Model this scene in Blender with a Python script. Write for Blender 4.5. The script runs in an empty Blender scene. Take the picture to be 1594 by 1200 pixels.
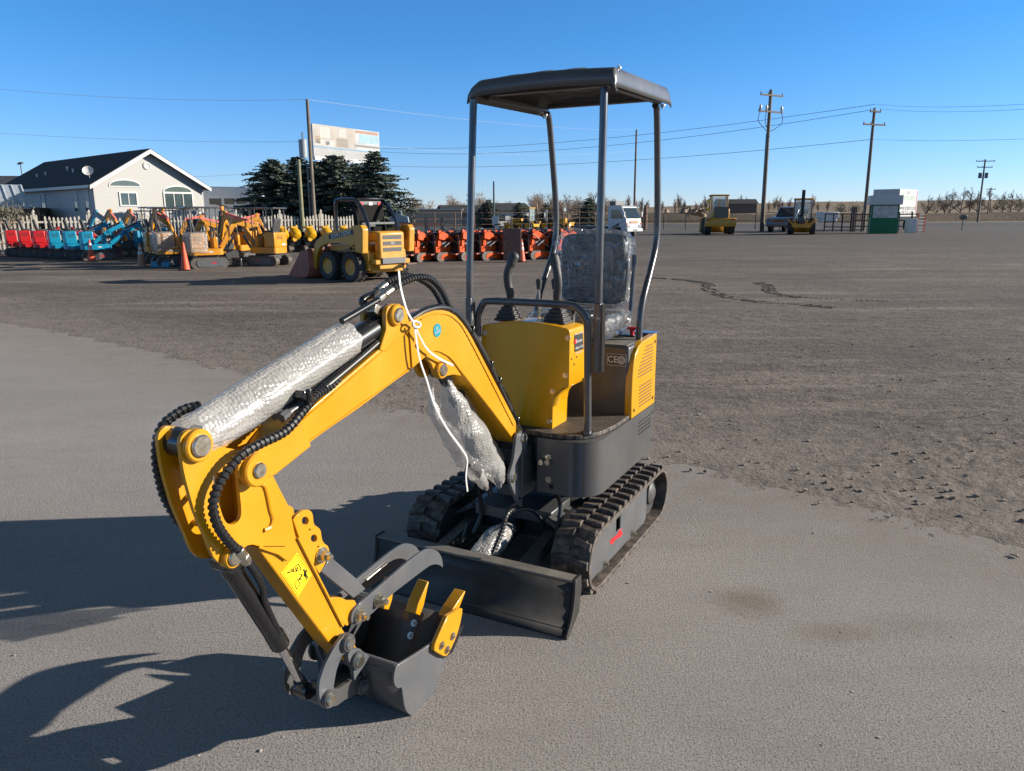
import bpy, bmesh, math, random
from mathutils import Vector, Matrix, noise
from mathutils.geometry import tessellate_polygon
random.seed(7)
R = math.radians
S = bpy.context.scene
COL = S.collection

# ------------------------------------------------------------------ camera
F_PX, HOR, ROLL, CAM_H = 1188.0, 334.6, R(-0.309), 1.62
PITCH = math.atan((600 - HOR) / F_PX)
cp, sp = math.cos(PITCH), math.sin(PITCH)
EYE = Vector((0, 0, CAM_H))
cd = bpy.data.cameras.new('camera'); cam = bpy.data.objects.new('camera', cd); COL.objects.link(cam)
cd.sensor_width = 36.0; cd.lens = 36.0 * F_PX / 1594.0
cd.clip_start = 0.05; cd.clip_end = 9000
cam.location = EYE
cam.rotation_euler = (Matrix.Rotation(math.pi / 2 - PITCH, 3, 'X') @ Matrix.Rotation(ROLL, 3, 'Z')).to_euler()
S.camera = cam

def ray(x, y):
    u, v = (x - 797) / F_PX, (y - 600) / F_PX
    a = -ROLL
    u, v = u * math.cos(a) - v * math.sin(a), u * math.sin(a) + v * math.cos(a)
    return Vector((u, cp - sp * v, -sp - cp * v))
def onz(x, y, z=0.0):                       # point of the photo read on a level plane
    d = ray(x, y); return EYE + d * ((z - CAM_H) / d.z)
def at(x, y, Y):                            # point of the photo at a known distance
    d = ray(x, y); return EYE + d * (Y / d.y)
def gx(x, Y, z=0.0):                        # ground point straight down a photo column at distance Y
    p = at(x, HOR, Y); return Vector((p.x, Y, z))

# machine frame: x = forwards (blade side), y = its left, z = up
MO = Vector((0.216, 3.761, 0)); MYAW = R(27.62)
MF = Vector((-math.sin(MYAW), -math.cos(MYAW), 0)); ML = Vector((math.cos(MYAW), -math.sin(MYAW), 0))
def L(x, y, l):                             # read a photo point on the machine's plane y = l
    d = ray(x, y); o = EYE - MO; t = (l - o.dot(ML)) / d.dot(ML); p = o + d * t
    return (p.dot(MF), p.z)
def L3(x, y, l):
    f, z = L(x, y, l); return Vector((f, l, z))
def FP(x, y, f):
    d = ray(x, y); o = EYE - MO; t = (f - o.dot(MF)) / d.dot(MF); p = o + d * t
    return Vector((f, p.dot(ML), p.z))
def FZ(x, y, z):
    d = ray(x, y); o = EYE - MO; t = (z - o.z) / d.z; p = o + d * t
    return Vector((p.dot(MF), p.dot(ML), z))

# ------------------------------------------------------------------ objects
def tag(o, label=None, cat=None, group=None, kind=None):
    if label: o['label'] = label
    if cat: o['category'] = cat
    if group: o['group'] = group
    if kind: o['kind'] = kind
    return o
def empty(name, loc, rz=0.0):
    o = bpy.data.objects.new(name, None); COL.objects.link(o)
    o.location = loc; o.rotation_euler = (0, 0, rz); o.empty_display_size = 0.2
    return o
def copy_tree(o, parent=None):
    c = o.copy(); COL.objects.link(c)
    if parent: c.parent = parent
    for ch in o.children: copy_tree(ch, c)
    return c

class MB:
    def __init__(s): s.v = []; s.f = []
    def add(s, vs, fs):
        b = len(s.v); s.v += [tuple(v) for v in vs]; s.f += [tuple(i + b for i in f) for f in fs]; return s
    def box(s, c, d, rot=None):
        c = Vector(c); vs = []
        for x in (-.5, .5):
            for y in (-.5, .5):
                for z in (-.5, .5):
                    p = Vector((x * d[0], y * d[1], z * d[2]))
                    vs.append(c + (rot @ p if rot else p))
        return s.add(vs, [(0, 1, 3, 2), (4, 6, 7, 5), (0, 4, 5, 1), (2, 3, 7, 6), (0, 2, 6, 4), (1, 5, 7, 3)])
    def bar(s, a, b, w, h, up=(0, 0, 1)):
        a, b = Vector(a), Vector(b); d = b - a; x = d.normalized(); up = Vector(up)
        if abs(x.dot(up)) > .99: up = Vector((1, 0, 0))
        y = up.cross(x).normalized(); z = x.cross(y)
        return s.box((a + b) / 2, (d.length, w, h), Matrix((x, y, z)).transposed())
    def frames(s, path):
        pts = [Vector(p) for p in path]; out = []; prev = None
        for i, p in enumerate(pts):
            t = (pts[min(i + 1, len(pts) - 1)] - pts[max(i - 1, 0)])
            t = t.normalized() if t.length > 1e-9 else Vector((0, 0, 1))
            if prev is None:
                u = Vector((0, 0, 1)) if abs(t.z) < .9 else Vector((1, 0, 0))
                n = (u - t * u.dot(t)).normalized()
            else:
                n = prev - t * prev.dot(t); n = n.normalized()
            prev = n; out.append((p, n, t.cross(n)))
        return out
    def tube(s, path, r, n=10, caps=True, flat=None):
        fr = s.frames(path); vs = []; fs = []
        for i, (p, a, b) in enumerate(fr):
            rr = r(i / (len(fr) - 1)) if callable(r) else (r[i] if isinstance(r, (list, tuple)) else r)
            for k in range(n):
                th = 2 * math.pi * k / n
                vs.append(p + a * (rr * math.cos(th)) + b * ((flat if flat else rr) * math.sin(th)))
        for i in range(len(fr) - 1):
            for k in range(n):
                k2 = (k + 1) % n
                fs.append((i * n + k, i * n + k2, (i + 1) * n + k2, (i + 1) * n + k))
        if caps:
            fs.append(tuple(reversed(range(n)))); fs.append(tuple(range((len(fr) - 1) * n, len(fr) * n)))
        return s.add(vs, fs)
    def cyl(s, a, b, r, n=16, r2=None):
        return s.tube([a, b], [r, r if r2 is None else r2], n)
    def lathe(s, prof, n=20, c=(0, 0, 0), axis='z', rot=None):
        c = Vector(c); vs = []; fs = []
        for (r, h) in prof:
            for k in range(n):
                th = 2 * math.pi * k / n
                p = Vector((r * math.cos(th), r * math.sin(th), h))
                if axis == 'y': p = Vector((p.x, p.z, -p.y))
                if axis == 'x': p = Vector((p.z, p.x, p.y))
                vs.append(c + (rot @ p if rot else p))
        m = len(prof)
        for i in range(m - 1):
            for k in range(n):
                k2 = (k + 1) % n; fs.append((i * n + k, i * n + k2, (i + 1) * n + k2, (i + 1) * n + k))
        fs.append(tuple(reversed(range(n)))); fs.append(tuple(range((m - 1) * n, m * n)))
        return s.add(vs, fs)
    def sphere(s, c, r, n=12, sc=(1, 1, 1)):
        c = Vector(c); m = n // 2; vs = []; fs = []
        for i in range(m + 1):
            a = math.pi * i / m
            for k in range(n):
                th = 2 * math.pi * k / n
                vs.append(c + Vector((r * sc[0] * math.sin(a) * math.cos(th), r * sc[1] * math.sin(a) * math.sin(th), r * sc[2] * math.cos(a))))
        for i in range(m):
            for k in range(n):
                k2 = (k + 1) % n; fs.append((i * n + k, (i + 1) * n + k, (i + 1) * n + k2, i * n + k2))
        return s.add(vs, fs)
    def plate(s, outer, t0, t1, mapf, holes=()):
        # flat plate from a 2-D outline (with holes), thickness t0..t1 through mapf(u, v, t)
        loops = [list(outer)] + [list(h) for h in holes]
        tri = tessellate_polygon([[Vector((p[0], p[1], 0)) for p in lp] for lp in loops])
        flat = [p for lp in loops for p in lp]; n = len(flat)
        vs = [mapf(p[0], p[1], t0) for p in flat] + [mapf(p[0], p[1], t1) for p in flat]
        fs = [tuple(t) for t in tri] + [tuple(i + n for i in reversed(t)) for t in tri]
        b = 0
        for lp in loops:
            m = len(lp)
            for i in range(m):
                j = (i + 1) % m; fs.append((b + i, b + j, n + b + j, n + b + i))
            b += m
        return s.add(vs, fs)
    def strip(s, prof, t0, t1, mapf, thick=None):
        # a bent sheet: open profile swept between t0 and t1 (give it thickness with build(solid=..))
        n = len(prof)
        vs = [mapf(p[0], p[1], t0) for p in prof] + [mapf(p[0], p[1], t1) for p in prof]
        return s.add(vs, [(i, i + 1, n + i + 1, n + i) for i in range(n - 1)])
    def build(s, name, m, parent=None, ang=35, bevel=0, solid=0, loc=None, seg=2, label=None, off=0):
        me = bpy.data.meshes.new(name); me.from_pydata(s.v, [], s.f)
        bm = bmesh.new(); bm.from_mesh(me)
        if solid == 0: bmesh.ops.recalc_face_normals(bm, faces=bm.faces)
        bm.to_mesh(me); bm.free()
        me.materials.append(m)
        if ang:
            me.polygons.foreach_set('use_smooth', [True] * len(me.polygons)); me.set_sharp_from_angle(angle=R(ang))
        o = bpy.data.objects.new(name, me); COL.objects.link(o)
        if parent: o.parent = parent
        if loc is not None: o.location = loc
        if solid:
            md = o.modifiers.new('solid', 'SOLIDIFY'); md.thickness = solid; md.offset = off
        if bevel:
            md = o.modifiers.new('bevel', 'BEVEL'); md.width = bevel; md.segments = seg; md.limit_method = 'ANGLE'; md.angle_limit = R(40); md.harden_normals = False
        if label: o['label'] = label
        return o
def flz(u, v, t): return Vector((u, t, v))     # outline in the machine's side plane (f, z), thickness along y
def circ(cx, cy, r, n=14, ry=None): return [(cx + r * math.cos(2 * math.pi * k / n), cy + (ry or r) * math.sin(2 * math.pi * k / n)) for k in range(n)]
def smooth(pts, n=6, closed=False):
    P = [Vector(p) for p in pts]; out = []; m = len(P)
    for i in range(m if closed else m - 1):
        a, b, c, d = (P[(i - 1) % m], P[i], P[(i + 1) % m], P[(i + 2) % m]) if closed else (P[max(i - 1, 0)], P[i], P[i + 1], P[min(i + 2, m - 1)])
        for k in range(n):
            t = k / n
            out.append(.5 * ((2 * b) + (c - a) * t + (2 * a - 5 * b + 4 * c - d) * t * t + (3 * b - a - 3 * c + d) * t ** 3))
    if not closed: out.append(P[-1])
    return out
def smooth2(pts, n=3, closed=True): return [(p[0], p[1]) for p in smooth([(a, b, 0) for a, b in pts], n, closed)]
def resample(path, step):
    P = [Vector(p) for p in path]; out = [P[0]]; acc = 0
    for a, b in zip(P, P[1:]):
        d = (b - a).length
        while acc + d >= step:
            t = (step - acc) / d; a = a + (b - a) * t; out.append(a.copy()); d = (b - a).length; acc = 0
        acc += d
    return out

# ------------------------------------------------------------------ materials
def lin(c): return tuple(((v / 255) / 12.92 if v / 255 <= .04045 else ((v / 255 + .055) / 1.055) ** 2.4) for v in c) + (1,)
MATS = {}
def mat(name, col, rough=.5, metal=0, var=.12, scale=6.0, bump=0, bscale=60, coat=0, spec=.5, col2=None, rvar=.1, emit=None, dust=0, dcol=(.30, .24, .19, 1), **kw):
    if name in MATS: return MATS[name]
    m = bpy.data.materials.new(name); m.use_nodes = True; nt = m.node_tree; N = nt.nodes; K = nt.links
    b = N['Principled BSDF']
    tc = N.new('ShaderNodeTexCoord'); nz = N.new('ShaderNodeTexNoise'); nz.inputs['Scale'].default_value = scale; nz.inputs['Detail'].default_value = 6
    K.new(tc.outputs['Object'], nz.inputs['Vector'])
    rmp = N.new('ShaderNodeValToRGB'); e = rmp.color_ramp.elements
    c = tuple(col) if len(col) == 4 else tuple(col) + (1,)
    e[0].position, e[1].position = .32, .68
    if col2: e[0].color = tuple(col2)[:3] + (1,); e[1].color = c
    else:
        e[0].color = tuple(v * (1 - var) for v in c[:3]) + (1,); e[1].color = tuple(min(1, v * (1 + var * .6)) for v in c[:3]) + (1,)
    K.new(nz.outputs['Fac'], rmp.inputs['Fac'])
    colout = rmp.outputs['Color']
    if dust:
        n2 = N.new('ShaderNodeTexNoise'); n2.inputs['Scale'].default_value = scale * 1.7; n2.inputs['Detail'].default_value = 8; n2.inputs['Roughness'].default_value = .65
        K.new(tc.outputs['Object'], n2.inputs['Vector'])
        r2 = N.new('ShaderNodeValToRGB'); r2.color_ramp.elements[0].position = .45; r2.color_ramp.elements[1].position = .75
        r2.color_ramp.elements[1].color = (dust, dust, dust, 1); r2.color_ramp.elements[0].color = (dust * .15,) * 3 + (1,)
        K.new(n2.outputs['Fac'], r2.inputs['Fac'])
        mx = N.new('ShaderNodeMix'); mx.data_type = 'RGBA'; K.new(r2.outputs['Color'], mx.inputs['Factor']); K.new(colout, mx.inputs['A']); mx.inputs['B'].default_value = dcol
        colout = mx.outputs['Result']
    K.new(colout, b.inputs['Base Color'])
    mr = N.new('ShaderNodeMapRange'); mr.inputs['To Min'].default_value = max(.02, rough - rvar); mr.inputs['To Max'].default_value = min(1, rough + rvar)
    K.new(nz.outputs['Fac'], mr.inputs['Value']); K.new(mr.outputs['Result'], b.inputs['Roughness'])
    b.inputs['Metallic'].default_value = metal; b.inputs['Specular IOR Level'].default_value = spec
    b.inputs['Coat Weight'].default_value = coat; b.inputs['Coat Roughness'].default_value = .08
    if bump:
        n3 = N.new('ShaderNodeTexNoise'); n3.inputs['Scale'].default_value = bscale; n3.inputs['Detail'].default_value = 5
        K.new(tc.outputs['Object'], n3.inputs['Vector'])
        bp = N.new('ShaderNodeBump'); bp.inputs['Strength'].default_value = bump; bp.inputs['Distance'].default_value = .01
        K.new(n3.outputs['Fac'], bp.inputs['Height']); K.new(bp.outputs['Normal'], b.inputs['Normal'])
    if emit: b.inputs['Emission Color'].default_value = emit; b.inputs['Emission Strength'].default_value = 1
    for k, v in kw.items(): b.inputs[k.replace('_', ' ')].default_value = v
    MATS[name] = m; return m
M = {}
M['yellow'] = mat('yellow_paint', (.52, .235, .0012), .36, coat=.2, var=.07, bump=.06, bscale=110, rvar=.16, dust=.035)
M['panel'] = mat('panel_yellow', (.55, .268, .0012), .32, coat=.3, var=.04, bump=.02, bscale=40)
M['dark'] = mat('dark_grey_paint', (.056, .057, .059), .40, coat=.2, var=.10, bump=.03, bscale=30, dust=.25, dcol=(.10, .088, .075, 1))
M['dusty'] = mat('dusty_grey_paint', (.15, .135, .115), .6, var=.3, scale=9)
M['bladep'] = mat('blade_paint', (.027, .026, .0245), .5, coat=.03, spec=.25, var=.15, dust=.3, dcol=(.10, .088, .075, 1))
M['post'] = mat('post_grey_paint', (.042, .047, .055), .28, coat=.6, var=.1, dust=.15)
M['steel'] = mat('grey_painted_steel', (.075, .08, .088), .42, coat=.15, var=.12, bump=.03, dust=.12)
M['black'] = mat('black_paint', (.009, .009, .01), .25, coat=.5, var=.2)
M['rubber'] = mat('rubber', (.022, .021, .020), .6, var=.3, scale=14, bump=.2, bscale=120, dust=.95, dcol=(.20, .152, .115, 1))
M['hose'] = mat('hose_rubber', (.012, .012, .013), .42, var=.3)
M['grip'] = mat('grip_plastic', (.035, .035, .036), .55, var=.15, bump=.1, bscale=400)
M['chrome'] = mat('chrome', (.75, .75, .76), .12, 1, var=.05)
M['zinc'] = mat('zinc_bolt', (.58, .57, .54), .3, 1, var=.25, scale=60, col2=(.5, .45, .33))
M['red'] = mat('red_plastic', (.6, .01, .015), .4)
M['decal'] = mat('decal_yellow', (.9, .62, .01), .4)
M['print'] = mat('decal_black', (.01, .01, .01), .5)
M['white'] = mat('white_plastic', (.5, .5, .49), .35, var=.05)
M['teal'] = mat('teal_sticker', (.0, .22, .28), .4)
M['chequer'] = None
def wrap_mat(name, tint, alpha, vor=55, rough=.16, dist=.006, fine=.8):
    m = bpy.data.materials.new(name); m.use_nodes = True; nt = m.node_tree; N = nt.nodes; K = nt.links
    b = N['Principled BSDF']; tc = N.new('ShaderNodeTexCoord')
    n0 = N.new('ShaderNodeTexNoise'); n0.inputs['Scale'].default_value = 9; n0.inputs['Detail'].default_value = 5; K.new(tc.outputs['Object'], n0.inputs['Vector'])
    ad = N.new('ShaderNodeMixRGB'); ad.inputs['Fac'].default_value = .03; K.new(tc.outputs['Object'], ad.inputs['Color1']); K.new(n0.outputs['Color'], ad.inputs['Color2'])
    v = N.new('ShaderNodeTexVoronoi'); v.inputs['Scale'].default_value = vor; v.inputs['Randomness'].default_value = .45; K.new(ad.outputs['Color'], v.inputs['Vector'])
    bp = N.new('ShaderNodeBump'); bp.inputs['Strength'].default_value = 1; bp.inputs['Distance'].default_value = dist; bp.invert = True
    K.new(v.outputs['Distance'], bp.inputs['Height'])
    n1 = N.new('ShaderNodeTexNoise'); n1.inputs['Scale'].default_value = 160; n1.inputs['Detail'].default_value = 3; K.new(tc.outputs['Object'], n1.inputs['Vector'])
    b2 = N.new('ShaderNodeBump'); b2.inputs['Strength'].default_value = fine; b2.inputs['Distance'].default_value = dist * .6
    K.new(n1.outputs['Fac'], b2.inputs['Height']); K.new(bp.outputs['Normal'], b2.inputs['Normal']); K.new(b2.outputs['Normal'], b.inputs['Normal'])
    b.inputs['Base Color'].default_value = tint; b.inputs['Roughness'].default_value = rough; b.inputs['Specular IOR Level'].default_value = .9
    b.inputs['Coat Weight'].default_value = .35; b.inputs['Coat Roughness'].default_value = .12
    mr = N.new('ShaderNodeMapRange'); mr.inputs['To Min'].default_value = alpha - .15; mr.inputs['To Max'].default_value = min(1, alpha + .25)
    K.new(n0.outputs['Fac'], mr.inputs['Value']); K.new(mr.outputs['Result'], b.inputs['Alpha'])
    return m
M['bubble'] = wrap_mat('bubble_wrap', (.52, .50, .47, 1), .46, vor=88, rough=.22, dist=.0035, fine=.25)
def film_mat():
    m = bpy.data.materials.new('clear_plastic_film'); m.use_nodes = True; nt = m.node_tree; N = nt.nodes; K = nt.links; N.remove(N['Principled BSDF'])
    tc = N.new('ShaderNodeTexCoord'); nz = N.new('ShaderNodeTexNoise'); nz.inputs['Scale'].default_value = 13; nz.inputs['Detail'].default_value = 3; nz.inputs['Distortion'].default_value = 1.5; K.new(tc.outputs['Object'], nz.inputs['Vector'])
    ab = N.new('ShaderNodeMath'); ab.operation = 'SUBTRACT'; K.new(nz.outputs['Fac'], ab.inputs[0]); ab.inputs[1].default_value = .5
    a2 = N.new('ShaderNodeMath'); a2.operation = 'ABSOLUTE'; K.new(ab.outputs[0], a2.inputs[0])
    bp = N.new('ShaderNodeBump'); bp.inputs['Distance'].default_value = .06; bp.inputs['Strength'].default_value = 1; bp.invert = True; K.new(a2.outputs[0], bp.inputs['Height'])
    tr = N.new('ShaderNodeBsdfTransparent'); df = N.new('ShaderNodeBsdfDiffuse'); df.inputs['Color'].default_value = (.7, .7, .7, 1); gl = N.new('ShaderNodeBsdfGlossy'); gl.inputs['Roughness'].default_value = .10
    K.new(bp.outputs['Normal'], gl.inputs['Normal']); K.new(bp.outputs['Normal'], df.inputs['Normal'])
    m1 = N.new('ShaderNodeMixShader'); m1.inputs['Fac'].default_value = .09; K.new(tr.outputs[0], m1.inputs[1]); K.new(df.outputs[0], m1.inputs[2])
    lw = N.new('ShaderNodeLayerWeight'); lw.inputs['Blend'].default_value = .25; K.new(bp.outputs['Normal'], lw.inputs['Normal'])
    mr = N.new('ShaderNodeMapRange'); mr.inputs['To Min'].default_value = .08; mr.inputs['To Max'].default_value = .6; K.new(lw.outputs['Fresnel'], mr.inputs['Value'])
    m2 = N.new('ShaderNodeMixShader'); K.new(mr.outputs['Result'], m2.inputs['Fac']); K.new(m1.outputs[0], m2.inputs[1]); K.new(gl.outputs[0], m2.inputs[2])
    K.new(m2.outputs[0], N['Material Output'].inputs['Surface']); return m
M['film'] = film_mat()
M['glass'] = mat('dark_window_glass', (.02, .03, .035), .05, spec=.8, var=.2)

def text(name, s, size, m, parent, mtx, ext=.0015, align='CENTER', sx=1.0):
    cu = bpy.data.curves.new(name, 'FONT'); cu.body = s; cu.size = size; cu.extrude = ext; cu.align_x = align; cu.align_y = 'CENTER'; cu.resolution_u = 3
    t = bpy.data.objects.new(name, cu); COL.objects.link(t)
    dg = bpy.context.evaluated_depsgraph_get(); dg.update()
    me = bpy.data.meshes.new_from_object(t.evaluated_get(dg)); me.name = name
    bpy.data.objects.remove(t)
    me.transform(mtx @ Matrix.Diagonal((sx, 1, 1, 1))); me.materials.clear(); me.materials.append(m)
    o = bpy.data.objects.new(name, me); COL.objects.link(o)
    if parent: o.parent = parent
    return o
def basis(o, x, y):           # text frame: origin, reading direction, up direction
    x = Vector(x).normalized(); y = Vector(y); y = (y - x * y.dot(x)).normalized(); z = x.cross(y)
    m = Matrix((x, y, z)).transposed().to_4x4(); m.translation = Vector(o); return m
# ================================================================== the yellow mini excavator
EX = empty('mini_excavator', MO, math.atan2(MF.y, MF.x))
tag(EX, 'yellow and dark grey mini excavator with bubble wrapped cylinders parked on the pavement in front', 'excavator')
def Z6(pts, ox, oy, k, l): return [L(ox + x / k, oy + y / k, l) for x, y in pts]
def PX(pts, l): return [L(x, y, l) for x, y in pts]
def part(mb, name, m, parent=None, **kw): return mb.build(name, m, parent or EX, **kw)
def sup(c, d, e=.35, n=28, amp=0, fr=6, seed=0):
    # rounded block (superellipsoid) with optional rumpling
    c = Vector(c); vs = []; fs = []; m = n // 2
    sg = lambda v, p: math.copysign(abs(v) ** p, v)
    for i in range(m + 1):
        a = -math.pi / 2 + math.pi * i / m
        for k in range(n):
            t = 2 * math.pi * k / n
            p = Vector((d[0] / 2 * sg(math.cos(a), e) * sg(math.cos(t), e), d[1] / 2 * sg(math.cos(a), e) * sg(math.sin(t), e), d[2] / 2 * sg(math.sin(a), e)))
            if amp:
                q = p * fr + Vector((seed, 0, 0)); p += p.normalized() * amp * (noise.noise(q) + .9 * (.5 - abs(noise.noise(q * 1.7 + Vector((3, 1, 7)))) * 2.2))
            vs.append(c + p)
    for i in range(m):
        for k in range(n):
            k2 = (k + 1) % n; fs.append((i * n + k, i * n + k2, (i + 1) * n + k2, (i + 1) * n + k))
    return vs, fs
def pin(f, z, l, r, parent, m=None, collar=None, t=.004):
    # a pin head in its collar on the right-hand face y = l
    if collar: part(MB().lathe([(collar, -.012), (collar, .010), (collar * .9, .014)], 22, (f, l, z), 'y'), 'pin_collar', collar_m, parent)
    h = .014 if collar else 0
    part(MB().lathe([(r, -.01), (r, t + h), (r * .85, t + h + .004)], 18, (f, l, z), 'y'), 'pin', m or M['zinc'], parent)
collar_m = M['yellow']
def bolt(c, axis, r, parent, h=.012, name='bolt', m=None):
    c = Vector(c); axis = Vector(axis).normalized()
    b = MB(); b.tube([c - axis * .004, c + axis * h], r, 6); b.tube([c - axis * .002, c + axis * .003], r * 1.45, 14); b.tube([c, c + axis * (h * 1.7)], r * .55, 10)
    return part(b, name, m or M['zinc'], parent, ang=30)
LB, HW = .04, .05                                  # boom centre line and half width
# ---- boom
core = PX([(428, 697), (455, 660), (521, 603.5), (587, 547), (612, 525), (634, 503), (655, 492), (667, 486.5), (678, 483), (690, 482.7), (700, 485), (710, 491), (719, 501), (727, 512), (736, 527),
           (760, 573), (811, 671), (812, 682), (803, 690), (766, 640), (737, 603), (714, 574), (706, 563), (697, 554), (688, 549), (678, 547), (668, 551), (645, 571.5), (560, 634), (477, 691.5), (476, 698), (442, 728)], LB + HW)
boom = part(MB().plate(core, LB - HW, LB + HW, flz), 'boom', M['yellow'], bevel=.004)
fork = PX([(371, 743), (368, 732), (369, 721), (375, 710), (384, 702), (396, 697), (420, 688), (440, 672), (470, 660), (482, 694), (476, 699), (426, 739), (397, 750), (384, 751)], LB + HW + .008)
for s in (1, -1):
    c = LB + s * (HW + .007)
    part(MB().plate(fork, c - .007, c + .007, flz), 'fork_plate', M['yellow'], boom, bevel=.003)
ear = PX([(590, 545), (600, 513), (600, 486), (603, 478), (610, 473), (620, 472.5), (628, 477), (633, 487), (636, 502), (640, 512), (600, 548)], LB + HW)
for s in (1, -1):
    c = LB + s * (HW - .006)
    part(MB().plate(ear, c - .009, c + .009, flz), 'cylinder_ear', M['yellow'], boom, bevel=.003)
ear2 = PX([(655, 552), (662, 560), (668, 566), (671, 573), (674, 583), (680, 590), (687, 589), (693, 585), (703, 583), (716, 585), (707, 570), (697, 557), (684, 545), (672, 546)], LB + .035)
for s in (1, -1):
    c = LB + s * .036
    part(MB().plate(ear2, c - .008, c + .008, flz), 'cylinder_ear', M['yellow'], boom, bevel=.003)
rib = PX([(636, 508), (642, 508), (647, 568), (641, 573)], LB + HW + .003)
part(MB().plate(rib, LB + HW, LB + HW + .006, flz), 'rib', M['yellow'], boom, bevel=.002)
for pts in ([(480, 688), (560, 631), (640, 573)], [(655, 497), (678, 488), (698, 490), (712, 500), (722, 513), (745, 556), (800, 664)], [(455, 668), (587, 555), (630, 517)]):
    part(MB().tube(resample([L3(x, y, LB + HW + .001) for x, y in smooth2(pts, 6, False)], .012), lambda t: .0035 + .0012 * math.sin(t * 260), 6), 'weld_seam', M['yellow'], boom)
groove = PX([(722, 650), (727, 645)], LB)
slot = [L3(*p, LB + HW + .002) for p in [(784, 632), (782, 637), (789, 656), (792, 656), (785, 633)]]
pin(*L(614.5, 490, LB + HW + .004), LB + HW + .004, .024, boom, collar=.034)
pin(*L(684.5, 575.5, LB + .045), LB + .045, .022, boom, collar=.032)
pin(*L(398, 731, LB + HW + .02), LB + HW + .018, .021, boom, collar=.044)
pin(*L(398, 731, LB + HW + .02), LB + HW + .0235, .010, boom, m=M['dark'])
sticker_c = L3(681, 514, LB + HW + .002); sx, sz = sticker_c.x, sticker_c.z
stk = part(MB().plate(circ(sx, sz, .024, 24), LB + HW + .001, LB + HW + .0022, flz), 'inspection_sticker', M['teal'], boom)
up = (Vector((.25, 0, 1))).normalized()
rd = Vector((-1, 0, .25))
for dz, s_, k in ((.008, 'QC', .013), (-.006, 'PASSED', .011)):
    text('sticker_text', s_, k, M['white'], boom, basis(Vector((sx, LB + HW + .0026, sz)) + up * dz, rd, up), .0004)

# ---- stick (dipper arm)
PW = .044
upper = Z6([(216, 300), (222, 262), (240, 235), (270, 214), (305, 208), (335, 212), (360, 226), (380, 250), (402, 280), (440, 305), (500, 325), (590, 342), (660, 352), (720, 400), (835, 515), (880, 605), (940, 720), (960, 800), (975, 880), (990, 935),
            (930, 985), (735, 985), (700, 975), (668, 980), (640, 1000), (628, 1030), (610, 1062), (580, 1092), (545, 1108), (505, 1110), (470, 1094), (440, 1060), (418, 1010), (400, 960), (370, 890), (340, 820), (308, 740), (280, 640), (258, 560), (240, 480), (226, 390)], 230, 620, 4.287, LB + PW)
hole = Z6(smooth2([(437, 520), (470, 496), (560, 490), (598, 503), (612, 620), (625, 760), (604, 820), (556, 843), (512, 812), (470, 690), (445, 600)], 3), 230, 620, 4.287, LB + PW)
stick = part(MB().plate(upper, LB + PW - .012, LB + PW, flz, [hole]), 'stick', M['yellow'], bevel=.003)
part(MB().plate(upper, LB - PW, LB - PW + .012, flz, [hole]), 'stick_plate', M['yellow'], stick, bevel=.003)
beam = PX([(401, 852), (461, 834), (497, 906), (533, 977), (541, 990), (553, 1003), (561, 1015), (562, 1030), (552, 1037), (541, 1034), (530, 1020), (514, 1004), (458, 930)], LB + PW - .004)
part(MB().plate(beam, LB - .032, LB + PW - .006, flz), 'stick_beam', M['yellow'], stick, bevel=.005)
web = Z6([(480, 330), (600, 390), (760, 560), (900, 900), (720, 960), (640, 870), (560, 860), (640, 820), (620, 520)], 230, 620, 4.287, LB)
part(MB().plate(web, LB - PW + .012, LB + PW - .012, flz), 'stick_web', M['yellow'], stick)
front = Z6([(250, 500), (262, 560), (290, 650), (350, 800), (420, 980), (440, 1010)], 230, 620, 4.287, LB + PW - .012)
for i, y in ((0, 480), (1, 690), (2, 860)):
    a = L(230 + (235 + i * 45) / 4.287, 620 + (y) / 4.287, LB)
    part(MB().cyl((a[0] - .02, LB - PW + .01, a[1]), (a[0] - .02, LB + PW - .01, a[1]), .009, 10), 'spacer_bar', M['yellow'], stick)
seam = [L3(230 + x / 4.287, 620 + y / 4.287, LB + PW + .001) for x, y in smooth2([(740, 570), (775, 580), (795, 640), (815, 740), (832, 800), (815, 860), (775, 880)], 5, False)]
part(MB().tube(seam, .0065, 8), 'weld_seam', M['yellow'], stick)
part(MB().tube([L3(402, 851, LB + PW), L3(432, 861, LB + PW), L3(446, 871, LB + PW)], .005, 6), 'weld_seam', M['yellow'], stick)
part(MB().tube([L3(463, 836, LB + PW - .003), L3(497, 903, LB + PW - .003), L3(533, 974, LB + PW - .003)], .006, 6), 'weld_seam', M['yellow'], stick)
pin(*L(307, 693, LB + PW + .005), LB + PW + .003, .028, stick, collar=.040)
pin(*L(360, 866, LB + PW + .005), LB + PW + .003, .022, stick, collar=.03)
a = L(262, 684, LB - PW + .012); b_ = L(302, 692, LB + PW - .012)
part(MB().cyl((b_[0], LB - PW + .006, b_[1]), (b_[0], LB + PW - .006, b_[1]), .036, 22), 'pin_bushing', M['black'], stick)
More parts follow.
